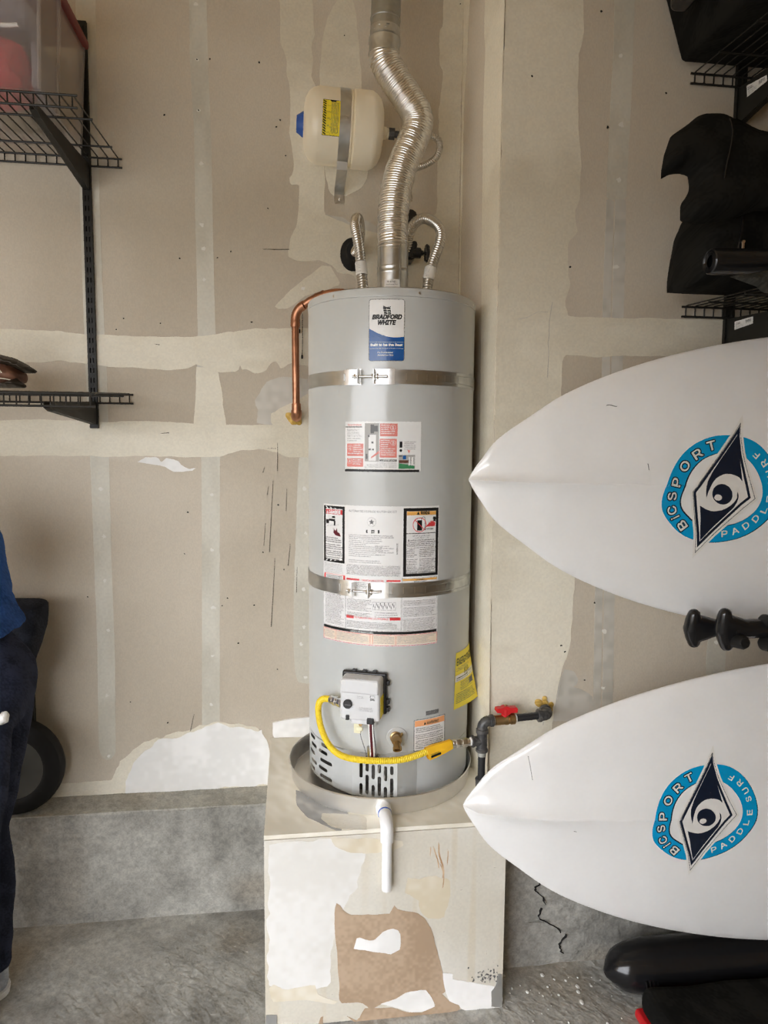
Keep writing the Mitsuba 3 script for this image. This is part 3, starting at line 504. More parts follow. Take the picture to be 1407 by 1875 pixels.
# ================================================================ DRAIN PAN and its pipe
PCX, PCY, RP = -.028, -.0212, .2885
prof = [(0, .0012), (RP - .012, .0012), (RP - .009, .004), (RP - .004, .050), (RP - .0035, .0535), (RP - .001, .0565), (RP + .0015, .0545), (RP + .0005, .0515), (RP - .0022, .050), (RP - .0068, .003), (RP - .010, .0002), (0, .0002)]
pan = lathe(prof, 128); pan.apply_translation((PCX, PCY, PZ + .0004))
add('drain_pan', pan, 'm_alu_pan'); tag('drain_pan', 'round aluminium drain pan on the platform under the water heater', 'drain pan')
tag('drain_pipe', 'white plastic drain pipe elbowing down from the pan in front of the platform', 'pipe')
dq = np.array([-.0545, PCY - math.sqrt(RP ** 2 - (-.0545 - PCX) ** 2), PZ + .026])
add('drain_pipe__adapter', lathe([(.0, -.004), (.0205, -.004), (.0215, 0), (.0215, .016), (.0195, .018), (.0195, .030), (0, .030)], 32, axis(dq + [0, .004, 0], (0, -1, 0))), 'm_pvc')
add('drain_pipe__primer_ring', lathe([(.0180, 0), (.0190, .001), (.0190, .0042), (.0180, .0052)], 32, axis(dq + [0, -.0262, 0], (0, -1, 0))), 'm_primer', smooth=30)
e0 = dq + [0, -.040, 0]
el = [e0 + [0, 0.014, 0], e0 + [0, -.004, 0]] + [e0 + [0, -.004 - .033 * math.sin(a), -.028 * (1 - math.cos(a))] for a in np.linspace(.2, 1.57, 8)] + [e0 + [0, -.037, -.052]]
add('drain_pipe__elbow', tube(np.array(el), [.0178] * (len(el) - 1) + [.0178], 24), 'm_pvc')
add('drain_pipe__pipe', tube(np.array([e0 + [0, -.037, -.045], e0 + [0, -.037, -.12], e0 + [.0005, -.0372, -.190]]), .0134, 24), 'm_pvc')

# ================================================================ WATER HEATER
H = 'water_heater'; RH = .254
tag(H, 'tall light grey cylindrical gas water heater covered in stickers, standing in the round pan', 'water heater')
ZS, ZB = .716, .590
add(f'{H}__jacket', lathe([(RH - .02, ZS), (RH - .0015, ZS), (RH, ZS + .0015), (RH, 2.0035), (RH - .002, 2.0045)], 160), 'm_enamel')
add(f'{H}__top_lid', lathe([(RH - .004, 2.0035), (RH + .0012, 2.004), (RH + .0016, 2.006), (RH + .0012, 2.021), (RH - .0015, 2.0265), (RH - .006, 2.0288), (.0, 2.0288)], 160), 'm_enamel')
for th in (-47.5, 9.5, 62, -100, 130):
    a = math.radians(th); d = np.array([math.sin(a), -math.cos(a), 0])
    add(f'{H}__top_lid__screw', lathe([(.0042, -.001), (.0042, .001), (.0032, .0026), (.0012, .003), (.001, .0018), (0, .0018)], 12, axis(d * RH + [0, 0, 2.0135], d)), 'm_steel')
# slotted skirt: an unrolled plate with real slots, rolled round the tank
def slot(cx, cz, w, h, ang=0):
    r = min(w, h) / 2; L = LineString([(-(max(w, h) / 2 - r), 0), (max(w, h) / 2 - r, 0)] if w > h else [(0, -(max(w, h) / 2 - r)), (0, max(w, h) / 2 - r)]).buffer(r, quad_segs=4)
    from shapely import affinity
    return affinity.translate(affinity.rotate(L, ang, origin=(0, 0)), cx, cz)
u = lambda th: math.radians(th) * RH
holes = []
for i, z in enumerate((.702, .679, .653, .627, .604)):
    holes += [slot(u(-57.5 + (2.2 if i % 2 == 0 else -1.2)), z, .058 if i in (2, 4) else .046, .0105), slot(u(-74 + (1.5 if i % 2 else -1.5)), z, .046, .0105), slot(u(-91), z, .036, .0095)]
plate = sbox(u(-178), ZB, u(178), ZS - .001).difference(unary_union(holes)); plate = plate.difference(sbox(u(-45), ZB + .004, u(8), ZS - .004))
add(f'{H}__skirt', place2d(*tri2d(plate, .016), onto_cyl(RH - .0012, 0, 0), 0), 'm_enamel_skirt', smooth=50)
add(f'{H}__inner_shell', lathe([(0, ZB - .028), (.222, ZB - .026), (.222, ZB - .002), (.226, ZB), (.180, ZB + .002), (.180, ZS - .002), (.2535, ZS)], 96), 'm_inner_steel')
for th in (-40, 80, 200):
    a = math.radians(th); add(f'{H}__foot', bx(-.02, .02, -.015, .015, 0, .033), 'm_galv_dull'); scene[list(scene)[-1]]['to_world'] = T().translate([.20 * math.sin(a), -.20 * math.cos(a), PZ + .0022]).rotate([0, 0, 1], th)
# burner access cover: bulges out of the skirt, vertical slots in its flat face
def pol(th, r): a = math.radians(th); return np.array([r * math.sin(a), -r * math.cos(a)])
pA, pB, pC, pD = pol(-47.5, RH + .0005), pol(-31, RH + .0115), pol(-2.5, RH + .030), pol(11.2, RH + .0005)
ZT = .704
def face(p, q, z0, z1, holes=(), tz=None):
    L = np.linalg.norm(q - p); d = (q - p) / L; n = np.array([d[1], -d[0]])
    poly = sbox(0, z0, L, z1)
    for h in holes: poly = poly.difference(h)
    m = trimesh.creation.extrude_polygon(poly, .0014, engine='earcut'); v = m.vertices
    w = np.c_[p[0] + d[0] * v[:, 0] + n[0] * (v[:, 2] - .0014), p[1] + d[1] * v[:, 0] + n[1] * (v[:, 2] - .0014), v[:, 1]]
    return tm(w, m.faces)
Lbc = np.linalg.norm(pC - pB); hs = []
for i, xx in enumerate(np.linspace(.028, Lbc - .016, 6)):
    zz = ((.668, .044), (.612, .034)) if i % 2 == 0 else ((.680, .026), (.628, .058))
    for zc, hh in zz: hs.append(slot(xx, zc, .0098, hh))
k = add(f'{H}__burner_cover', cat(face(pA, pB, ZB, ZT), face(pB, pC, ZB, ZT, hs), face(pC, pD, ZB, ZT)), 'm_enamel_skirt', smooth=False)
tp = [np.r_[p, ZT] for p in (pA, pB, pC, pD)]
ti = [np.r_[pol(t, RH - .003), ZT + .022] for t in (-47.5, -33, -4, 11.2)]
add(f'{H}__burner_cover__top_lip', tm(tp + ti, [[0, 1, 5], [0, 5, 4], [1, 2, 6], [1, 6, 5], [2, 3, 7], [2, 7, 6]]), 'm_enamel_skirt', smooth=False)
for i, (t, z0, z1) in enumerate(((-16, .60, .69), (-8, .61, .70), (-12, .60, .66))):
    p = pol(t, RH - .012); add(f'{H}__burner_tube', rod((p[0], p[1], z0), (p[0] + .012 * (-1) ** i, p[1], z1), .003), 'm_steel')

# ---- stickers
def label(name, th0, z0, w, h, mat='m_lab', rc=.0, R=RH):
    q = sbox(0, 0, w, h) if rc == 0 else sbox(rc, rc, w - rc, h - rc).buffer(rc, quad_segs=6)
    fn = onto_cyl(R, th0, z0); add(f'{H}__{name}', sheet(q, fn), mat, smooth=True); return fn
# brand badge
w, h = .0982, .1655; fn = label('brand_label', -22.0, 1.8305, w, h, rc=.007); P = Print()
out = sbox(.007, .007, w - .007, h - .007).buffer(.007, quad_segs=6); P.poly('m_ink', out.difference(out.buffer(-.0013)), 1)
wave = Polygon([(0, 0), (w, 0), (w, .066)] + [(w * (1 - t), .066 + .022 * t ** 2 * (1.6 - .6 * t) - .007 * math.sin(math.pi * t)) for t in np.linspace(0, 1, 20)]).intersection(out.buffer(-.0014))
P.poly('m_labblue', wave, 1)
P.text('m_k', 'BRADFORD', w / 2 + .001, .1125, .0112, width=.082, align='c', shear=.22, fat=.05); P.text('m_k', 'WHITE', w / 2 + .001, .0975, .0112, width=.050, align='c', shear=.22, fat=.05)
for j in range(3):
    for i in range(2): P.poly('m_k', [(w / 2 - .010 + i * .0105 + j * .0012, .142 - j * .0062 + .002 * (i == 0)), (w / 2 - .001 + i * .0105 + j * .0012, .142 - j * .0062), (w / 2 - .0005 + i * .0105 + j * .0012, .1375 - j * .0062), (w / 2 - .0095 + i * .0105 + j * .0012, .1388 - j * .0062)], 2)
P.poly('m_k', [(w / 2 - .0095, .148), (w / 2 - .001, .1435), (w / 2 + .011, .1455), (w / 2 + .011, .1435), (w / 2 - .001, .1415), (w / 2 - .0095, .145)], 2)
P.text('m_lab', 'Built to be the Best', w / 2, .0405, .0062, width=.088, align='c', fat=.04); P.rect('m_lab', .003, .0505, w - .003, .0513, 2); P.rect('m_lab', .003, .0335, w - .003, .0343, 2)
P.text('m_lab', 'For Professional', .0245, .0210, .0042, width=.043, shear=.2); P.text('m_lab', 'Installation Only', .0245, .0140, .0042, width=.044, shear=.2)
P.finish(f'{H}__brand_label', fn)
# emergency sheet
w, h = .2185, .1365; fn = label('shutdown_notice', -37.8, 1.5305, w, h); P = Print(); s = .2185 / 1225; U = lambda x: (x - 75) * s; V_ = lambda y: h - (y - 100) * s * .965
def PR(col, x0, y0, x1, y1, lev=1): P.rect(col, U(x0), V_(y1), U(x1), V_(y0), lev)
def PT(col, t, x, y, hh, x1=None, **k): P.text(col, t, U(x), V_(y), hh * s, width=(x1 - x) * s if x1 else None, **k)
PR('m_k', 70, 868, 1275, 905); PR('m_ink', 75, 180, 370, 195)
PT('m_pink', 'Super Brothers', 115, 166, 26, 355, shear=.2)
for i, t in enumerate(('EMERGENCY', 'SHUTDOWN', 'INSTRUCTIONS')): PT('m_ink_lt', t, 110, 252 + i * 47, 30, (322, 318, 365)[i], bold=False)
P.lines('m_ink_lt', U(110), U(340), V_(365), 2, .0055, .0026, seed=1)
for n, x0, y0, x1, y1, cx, cy in (('1', 655, 132, 925, 335, 855, 195), ('2', 108, 455, 390, 655, 160, 520), ('3', 650, 375, 915, 675, 858, 440), ('4', 108, 690, 388, 828, 157, 738)):
    PR('m_pink', x0, y0, x1, y1)
    ring = Point(U(cx), V_(cy)).buffer(.0076).difference(Point(U(cx), V_(cy)).buffer(.0068)); P.poly('m_lab', ring, 2)
    P.text('m_lab', n, U(cx), V_(cy + 24), .0085, align='c', lev=2)
    left = n in '13'
    rows = int((y1 - y0 - 20) / 33)
    for r in range(rows):
        top = V_(y0 + 16 + r * 33); a, b = (x0 + 15, (cx - 55 if abs(y0 + 25 + r * 33 - cy) < 60 else x1 - 18)) if left else ((cx + 55 if abs(y0 + 25 + r * 33 - cy) < 60 else x0 + 15), x1 - 12)
        P.lines('m_lab', U(a), U(b), top, 1, .005, .0030, lev=2, seed=ord(n) + r)
PR('m_photo_grey', 412, 128, 640, 740)
P.poly('m_lab', sbox(U(470), V_(735), U(598), V_(300)).buffer(-.001), 2); PR('m_ink_lt', 478, 300, 590, 312, 3); PR('m_lab', 640, 240, 648, 640, 2)
for x0, y0, x1, y1 in ((505, 150, 560, 290), (560, 170, 620, 260), (465, 315, 490, 350), (520, 420, 552, 450), (475, 535, 510, 560), (530, 535, 560, 560), (430, 620, 460, 700)): PR('m_ink', x0, y0, x1, y1, 3)
P.poly('m_pink', [(U(640), V_(565)), (U(640), V_(610)), (U(520), V_(690)), (U(515), V_(670))], 3)
PR('m_k', 650, 706, 915, 735)
P.lines('m_lab', U(670), U(900), V_(712), 1, .004, .0026, lev=2, seed=5)
PT('m_ink_lt', 'A TRAINED SERVICE', 610, 775, 22, 912, bold=False); PT('m_ink_lt', 'TECHNICIAN SHOULD PERFORM', 440, 808, 22, 912, bold=False); PT('m_ink_lt', 'ALL MAINTENANCE AND REPAIRS', 410, 840, 22, 912, bold=False)
PR('m_k', 958, 415, 1000, 515); P.poly('m_k', Point(U(978), V_(560)).buffer(.0036), 1)
P.lines('m_ink_lt', U(1030), U(1215), V_(415), 5, .0048, .0022, seed=9); P.poly('m_pink', [(U(1080), V_(550)), (U(1125), V_(555)), (U(1110), V_(605)), (U(1095), V_(580))], 1)
PR('m_photo_grey', 945, 628, 1205, 852); PR('m_brown', 945, 715, 1110, 760, 2); P.poly('m_green', [(U(945), V_(765)), (U(1195), V_(800)), (U(1195), V_(852)), (U(945), V_(852))], 2)
PR('m_lab', 1100, 660, 1200, 800, 2); PR('m_ink', 1132, 665, 1142, 780, 3); PR('m_ink', 1180, 665, 1190, 780, 3); PR('m_labblue', 1010, 640, 1060, 700, 3); PR('m_ink', 950, 640, 1000, 660, 3)
P.finish(f'{H}__shutdown_notice', fn)
# rating and safety plate
R0 = onto_cyl(RH, -57.35, 1.0345)
w, h = math.radians(82.6) * RH, .3985
add(f'{H}__rating_label', sheet(sbox(0, 0, w, h), R0), 'm_lab', smooth=True); P = Print()
k = w / 862.; kz = h / 1045.
# coordinates below: x in 0..862 across, y in 0..1045 down
def q(x, y): return x * k, h - y * kz
def PR(col, x0, y0, x1, y1, lev=1): P.rect(col, *q(x0, y1), *q(x1, y0), lev)
def PB(col, x0, y0, x1, y1, t, lev=1): a, b = q(x0, y1), q(x1, y0); P.box(col, a[0], a[1], b[0], b[1], t, lev)
def PT(col, t, x, y, hh, x1=None, **kw): P.text(col, t, *q(x, y), hh * kz, width=(x1 - x) * k if x1 else None, **kw)
def PL(col, x0, x1, y, n, p, hh, **kw): P.lines(col, x0 * k, x1 * k, h - y * kz, n, p * kz, hh * kz, **kw)
X = lambda px: (math.radians(px) )   # unused
PB('m_k', 8, 14, 200, 440, .0075); PR('m_r', 27, 40, 182, 76)
P.poly('m_lab', [q(32, 72), q(56, 72), q(44, 46)], 2); PT('m_lab', 'DANGER', 60, 71, 24, 162, fat=.04)
for a in ((30, 118, 60, 148), (62, 112, 118, 128), (92, 90, 118, 104), (108, 126, 122, 160)): PR('m_k', *a, 2)
P.poly('m_maroon', [q(96, 170), q(108, 200), q(114, 185), q(122, 205), q(132, 180), q(140, 208), q(158, 215), q(168, 240), q(150, 238), q(120, 232), q(98, 208), q(108, 208)], 2)
for i in range(4): P.poly('m_ink_lt', LineString([q(40 + i * 30, 170 - i * 4), q(60 + i * 30, 160 - i * 3)]).buffer(.0005), 2)
PL('m_ink', 24, 184, 250, 3, 15, 8); PL('m_ink', 24, 184, 302, 3, 15, 8, seed=2); PL('m_ink', 24, 184, 352, 3, 14, 8, seed=3); PL('m_ink', 24, 184, 398, 2, 14, 8, seed=4)
PL('m_ink_lt', 10, 190, 452, 7, 11, 5, seed=5)
PT('m_ink_lt', 'AUTOMATIC STORAGE WATER HEATER', 232, 48, 15, 560)
cx, cy = q(395, 118); P.poly('m_ink_lt', Point(cx, cy).buffer(.0130).difference(Point(cx, cy).buffer(.0122)), 1)
P.poly('m_ink', Polygon([(cx + (.0085 if i % 2 == 0 else .0036) * math.sin(i * math.pi / 5), cy + (.0085 if i % 2 == 0 else .0036) * math.cos(i * math.pi / 5)) for i in range(10)]), 2)
PR('m_k', 358, 176, 448, 200); PL('m_lab', 366, 440, 182, 1, 9, 11, lev=2)
PL('m_ink_lt', 232, 545, 214, 2, 13, 8, rag=.05, seed=6); PL('m_ink_lt', 232, 480, 240, 10, 14.5, 8, rag=.6, seed=7); PL('m_ink_lt', 420, 560, 290, 5, 16, 8, rag=.5, seed=8); PL('m_ink_lt', 232, 470, 402, 2, 14, 8, seed=9)
for i in range(11): PR('m_ink', 560, 275 + i * 7.4, 572, 275 + i * 7.4 + RNG.uniform(2, 5))
PL('m_ink', 216, 590, 440, 9, 9, 5, rag=.02, seed=10)
PB('m_k', 606, 14, 858, 520, .0085); PR('m_amber', 628, 38, 838, 66)
P.poly('m_k', [q(694, 62), q(716, 62), q(705, 40)], 2); PT('m_k', 'WARNING', 722, 61, 22, 788, fat=.04)
cx, cy = q(716, 138); P.poly('m_k', [q(700, 104), q(732, 104), q(734, 180), q(698, 180)], 2)
P.poly('m_r', Point(cx, cy).buffer(.0205).difference(Point(cx, cy).buffer(.0188)), 3); P.poly('m_r', LineString([(cx - .0135, cy + .0135), (cx + .0135, cy - .0135)]).buffer(.0011), 3)
P.poly('m_k', LineString([q(728, 108), q(732, 86), q(744, 78), q(754, 86), q(756, 180)]).buffer(.0006), 2)
P.poly('m_r', [q(758, 152), q(778, 134), q(786, 116), q(792, 128), q(800, 104), q(806, 122), q(814, 106), q(824, 124), q(830, 112), q(834, 134), q(828, 152)], 2)
P.poly('m_k', Point(*q(826, 92)).buffer(.0052), 2); PR('m_k', 818, 100, 834, 114, 2); PT('m_k', 'Flammable Vapors', 748, 174, 11, 818)
PR('m_k', 620, 198, 846, 203); PT('m_ink', 'FIRE AND EXPLOSION HAZARD', 668, 224, 11, 792, bold=False); PT('m_ink', 'Can result in serious injury or death', 674, 238, 9, 784, bold=False)
P.poly('m_k', [q(634, 256), q(648, 256), q(641, 243)], 2); PL('m_ink', 652, 836, 246, 1, 13, 8, rag=.03); PL('m_ink', 632, 838, 260, 3, 14, 8, rag=.03, seed=3)
PR('m_k', 632, 306, 840, 309); PL('m_ink', 628, 700, 318, 5, 13, 7, seed=11); PL('m_ink', 716, 832, 318, 5, 13, 7, seed=12); PL('m_ink', 628, 704, 390, 6, 12, 6, seed=13); PL('m_ink', 716, 838, 390, 6, 12, 6, seed=14)
PR('m_k', 632, 461, 842, 464); PL('m_ink', 626, 838, 470, 2, 10, 6, seed=15); PR('m_k', 620, 490, 846, 494); PL('m_ink', 626, 836, 498, 1, 9, 5, seed=16)
PB('m_pink', 10, 530, 206, 590, .0014); PR('m_r', 10, 530, 26, 566); PR('m_r', 190, 530, 206, 566); PL('m_ink', 36, 180, 540, 4, 11, 7, seed=17)
PR('m_r', 216, 545, 312, 558); PR('m_r', 496, 545, 590, 558); PT('m_r', 'OPERATING INSTRUCTIONS', 330, 560, 13, 478); PL('m_ink', 218, 380, 570, 4, 12, 6, seed=18); PL('m_ink', 400, 588, 568, 5, 11, 6, seed=19)
P.box('m_ink', *q(600, 960), *q(856, 532), .0007); PR('m_amber', 604, 538, 852, 552); PR('m_amber', 604, 592, 852, 606); P.text('m_k', 'WARNING', *q(728, 550), 10 * kz, align='c'); P.text('m_k', 'FOR YOUR SAFETY', *q(728, 564), 8 * kz, align='c'); P.text('m_k', 'WARNING', *q(728, 604), 10 * kz, align='c'); PL('m_ink', 606, 850, 570, 2, 9, 5, rag=.05, seed=20)
P.box('m_ink', *q(6, 930), *q(206, 600), .0007); P.box('m_ink', *q(210, 930), *q(596, 600), .0007)
PL('m_ink', 22, 198, 672, 22, 11.3, 5.5, seed=21); PL('m_ink', 220, 400, 700, 14, 10, 5, seed=22, skip=(9,)); PL('m_ink', 420, 580, 790, 3, 16, 5, seed=23)
cx, cy = q(485, 742)
for i in range(16): a = q(410 + i * 9, 740 + 14 * math.sin(i * 2.1)); P.rect('m_ink', a[0], a[1] - .004, a[0] + .0022, a[1] + .004, 1)
P.poly('m_ink_lt', sbox(*q(404, 772), *q(560, 712)).difference(sbox(*q(406, 769), *q(558, 715))), 1)
PR('m_r', 216, 826, 272, 848); PR('m_r', 520, 826, 592, 848); P.text('m_r', 'TO TURN OFF GAS TO APPLIANCE', *q(396, 845), 13 * kz, width=.100, align='c'); PL('m_ink', 218, 588, 866, 5, 11, 5.5, seed=24)
PL('m_ink', 610, 846, 700, 23, 10.6, 5.2, rag=.12, seed=25, skip=(4, 12))
PR('m_k', 4, 934, 856, 954); P.text('m_lab', 'SAFETY WARNING LABEL', *q(330, 951), 11 * kz, align='c')
PR('m_peach', 4, 958, 858, 1034); P.box('m_r', *q(2, 1042), *q(860, 956), .0012, 2)
for x in (124, 388, 404, 560): PR('m_pink', x, 962, x + 3, 1036, 2)
PL('m_ink_lt', 12, 118, 964, 6, 11, 5, lev=2, seed=26); PL('m_ink_lt', 134, 382, 964, 6, 11, 5, lev=2, seed=27); PL('m_ink_lt', 412, 554, 964, 6, 11, 5, lev=2, seed=28); PL('m_ink_lt', 570, 850, 964, 6, 11, 5, lev=2, seed=29)
P.finish(f'{H}__rating_label', R0)
# small warning and metal plate
w, h = math.radians(24.3) * RH, .094; fn = label('warning_label', 9.0, .7215, w, h, rc=.004); P = Print()
o = sbox(.004, .004, w - .004, h - .004).buffer(.004); P.poly('m_ink', o.difference(o.buffer(-.0017)), 1); P.rect('m_o', .003, h - .021, w - .003, h - .0035, 1); P.poly('m_k', [(.031, h - .018), (.038, h - .018), (.0345, h - .010)], 2); P.text('m_k', 'WARNING', .040, h - .018, .008, width=.042)
P.lines('m_ink', .006, w - .008, h - .026, 3, .0052, .0026, seed=1, lev=2); P.lines('m_ink', .006, w - .008, h - .045, 3, .0052, .0026, seed=2, lev=2); P.lines('m_ink', .006, w - .008, h - .063, 5, .0052, .0026, seed=3, lev=2)
P.finish(f'{H}__warning_label', fn)
fn = label('metal_plate', 17.5, .824, .044, .0125, 'm_ink'); P = Print(); P.lines('m_ink_lt', .002, .042, .0108, 3, .0035, .0018, lev=1); P.finish(f'{H}__metal_plate', fn)
# yellow energy tag, coming away at its lower edge
EW, EH = .130, .172
def flap(V, off):
    uu, vv = V[:, 0] / EW, 1 - V[:, 1] / EH
    th = np.radians(43.6 + 31 * uu - 1.5 * vv); r = RH + .0012 + off + .030 * uu ** 1.6 * vv ** 1.3
    return np.c_[r * np.sin(th), -r * np.cos(th), .992 - .004 + V[:, 1] - EH]
add(f'{H}__energy_tag', sheet(sbox(0, 0, EW, EH), flap, size=.01), 'm_y', smooth=True); P = Print()
P.text('m_k', 'ENERGYGUIDE', .006, EH - .040, .021, width=.118, align='l'); P.lines('m_ink', .006, .09, EH - .046, 3, .0046, .0022)
P.rect('m_lab', .001, .082, EW - .001, EH - .070, 1); P.text('m_k', '$218', .050, .100, .0135, width=.034, lev=2); P.rect('m_k', .008, .0915, .075, .0935, 2); P.lines('m_ink', .06, .11, EH - .074, 1, .004, .002, lev=2); P.lines('m_ink', .008, .1, .088, 1, .004, .002, lev=2)
P.lines('m_ink', .030, .115, .077, 5, .0055, .0026, lev=2); P.rect('m_ink', .085, .058, .112, .074, 2); P.lines('m_ink', .008, .12, .046, 6, .0054, .0026, lev=2, seed=4)
P.finish(f'{H}__energy_tag', flap)

# ---- gas control valve
ph = math.radians(-20); er, et, ez = np.array([math.sin(ph), -math.cos(ph), 0]), np.array([math.cos(ph), math.sin(ph), 0]), np.array([0, 0, 1.])
def loc(a, b, r): return et * a + ez * b + er * r
GM = frame([0, 0, 0], et, er * -1, ez)      # local x right, y into the tank, z up
G = f'{H}__gas_control'
def gbox(x0, x1, z0, z1, r0, r1, rad): 
    m = rbox(x1 - x0, r1 - r0, z1 - z0, rad); m.apply_translation(((x0 + x1) / 2, -(r0 + r1) / 2, (z0 + z1) / 2)); m.apply_transform(GM); return m
add(G, gbox(-.071, .043, .836, .955, .262, .317, .008), 'm_valve_grey', smooth=30)
tag(G, 'pale grey gas control box with black dial')
add(f'{G}__raised_hood', gbox(-.069, .041, .914, .956, .300, .3225, .007), 'm_valve_grey', smooth=30)
add(f'{G}__gasket', cat(gbox(-.078, .052, .842, .962, .253, .270, .006), *[gbox(.050, .060, z, z + .014, .254, .268, .003) for z in (.926, .872, .850)], *[gbox(x, x + .012, .958, .966, .254, .267, .002) for x in (-.05, -.02, .01)]), 'm_black_plastic', smooth=30)
add(f'{G}__side_sticker', gbox(.0432, .0442, .846, .905, .272, .308, .0004), 'm_y', smooth=False)
for a, b in ((-.060, .946), (.032, .945)):
    add(f'{G}__screw', lathe([(.0062, 0), (.0062, .003), (.0045, .003), (.0045, .0012), (0, .0012)], 16, axis(loc(a, b, .3195), er)), 'm_steel')
kb = lathe([(0, -.001), (.0128, -.001), (.0128, .006), (.0112, .0085), (0, .0085)], 32, axis(loc(-.0475, .884, .317), er)); add(f'{G}__dial', kb, 'm_black_plastic')
gm = rbox(.018, .003, .0035, .001); gm.apply_transform(GM); gm.apply_translation(loc(-.0455, .884, .3262)); add(f'{G}__dial__grip', gm, 'm_ink')
P = Print(); P.lines('m_ink_lt', .0, .022, .065, 2, .004, .0016); P.box('m_ink', .037, .055, .050, .069, .0008); P.lines('m_ink', .039, .048, .062, 2, .003, .003); P.lines('m_ink_lt', .005, .045, .034, 4, .0032, .0013)
for i in range(9): a = math.radians(210 - i * 30); P.lines('m_ink_lt', -.0265 + .0165 * math.cos(a) - .001, -.0265 + .0165 * math.cos(a) + .0014, .041 + .0165 * math.sin(a), 1, .002, .0014)
P.lines('m_ink_lt', -.006, .03, .115, 1, .004, .003)
def onface(V, off): return et * (V[:, 0] - .021)[:, None] + ez * (V[:, 1] + .843)[:, None] + er * (.317 + off)
P.finish(G, onface, name='print')
add(f'{G}__connector', gbox(.008, .027, .832, .848, .300, .324, .002), 'm_black_plastic', smooth=30)
add(f'{G}__connector', gbox(-.053, -.044, .838, .852, .312, .322, .0015), 'm_black_plastic', smooth=30)
add(f'{G}__base_socket', gbox(-.040, .020, .826, .842, .280, .314, .003), 'm_valve_grey', smooth=30)
# sensor plug, wires and flexible sheath below the control
add(f'{H}__sensor_plug', cat(*[m for m in (gbox(-.034, -.014, .795, .836, .298, .304, .002), gbox(-.026, -.008, .803, .815, .301, .307, .002))]), 'm_cream', smooth=30)
add(f'{H}__sensor_plug__cap', cyl(.0055, .009, axis(loc(-.013, .824, .302), er), 16, .001), 'm_brass')
for i, pts in enumerate(([(-.016, .803, .303), (-.012, .775, .298), (-.004, .735, .285), (-.006, .712, .272)],)):
    add(f'{H}__thin_wire', tube(spline([loc(*q) for q in pts], 20), .0009, 6), 'm_ink')
for (x0, m_, r_) in ((.012, 'm_lab', .0022), (.0165, 'm_maroon', .0036), (.0225, 'm_lab', .0020), (.0255, 'm_ink', .0012)):
    pts = [loc(x0, .834, .312), loc(x0 + .001, .80, .311), loc(x0 + .003 + RNG.uniform(-.002, .002), .760, .303), loc(x0 * .9, .716, .284)]
    add(f'{H}__wire', tube(spline(pts, 20), r_, 8), m_)
add(f'{H}__wire_grommet', lathe([(0, 0), (.019, 0), (.019, .004), (.012, .007), (0, .007)], 24, axis(loc(.014, .712, .279), (er * .35 + ez))), 'm_black_plastic')
add(f'{H}__pilot_tube', rod(loc(.006, .716, .288), loc(.008, .757, .296), .0042, 12), 'm_steel')
# ---- drain valve
th = math.radians(-2.2); d = np.array([math.sin(th), -math.cos(th), 0]); o = d * RH + [0, 0, .7685]
DV = f'{H}__drain_valve'
add(DV, lathe([(.0295, -.002), (.0295, .001), (.027, .0025), (.012, .003), (0, .003)], 40, axis(o, d)), 'm_enamel'); tag(DV, 'brass drain valve in a round grey collar')
add(f'{DV}__body', cat(lathe([(0, 0), (.0165, 0), (.0165, .006), (.013, .008), (.013, .020), (.0145, .022), (.0145, .028), (.0, .028)], 24, axis(o + d * .002 + [-.004, 0, .002], d))), 'm_brass')
nz = d * .75 + np.array([0, 0, -.65]); nz /= np.linalg.norm(nz)
add(f'{DV}__spout', lathe([(0, 0), (.0105, 0), (.0105, .022), (.0125, .023), (.0125, .031), (.010, .032), (.0075, .031), (.0075, .02), (0, .02)], 24, axis(o + d * .018 + [-.003, 0, .0], nz)), 'm_brass')
add(f'{DV}__stem', lathe([(0, 0), (.0045, 0), (.0045, .018), (.0035, .021), (0, .021)], 14, axis(o + d * .020 + [.004, 0, .006], d * .5 + np.array([.35, 0, .8]))), 'm_brass')

# ================================================================ FLUE
k = 'flue_pipe'; tag(k, 'silver flexible aluminium flue duct rising in an S bend from the heater top', 'flue pipe')
add(f'{k}__draft_hood', lathe([(.058, 2.028), (.058, 2.0335), (.050, 2.040), (.0475, 2.048), (.0475, 2.06)], 48, np.array(frame([.003, 0, 0], [1, 0, 0], [0, 1, 0], [0, 0, 1]))), 'm_galv_dull')
add(f'{k}__lower_collar', lathe([(.0468, 2.052), (.0468, 2.118), (.0482, 2.120), (.0482, 2.124), (.0468, 2.126), (.0468, 2.132), (.0482, 2.134), (.0482, 2.138), (.0465, 2.140), (.0465, 2.205)], 48, frame([.003, 0, 0], [1, 0, 0], [0, 1, 0], [0, 0, 1])), 'm_galv')
add(f'{k}__lower_collar__seam', cat(bx(.018, .0215, -.0478, -.0462, 2.056, 2.20), bx(.0215, .040, -.045, -.040, 2.128, 2.1315)), 'm_galv_dull')
def onflue(V, off): a = math.radians(-40) + V[:, 0] / .0474; r = .0474 + off; return np.c_[.003 + r * np.sin(a), -r * np.cos(a), 2.0585 + V[:, 1]]
add(f'{k}__paper_label', sheet(sbox(0, 0, .0505, .038), onflue, size=.006), 'm_lab', smooth=True); P = Print(); P.text('m_ink', 'RP-4604ZN', .010, .028, .0052, width=.026); P.lines('m_ink', .006, .046, .024, 1, .003, .0022); P.lines('m_ink_lt', .004, .04, .0185, 5, .0034, .0014); P.finish(f'{k}__paper_label', onflue)
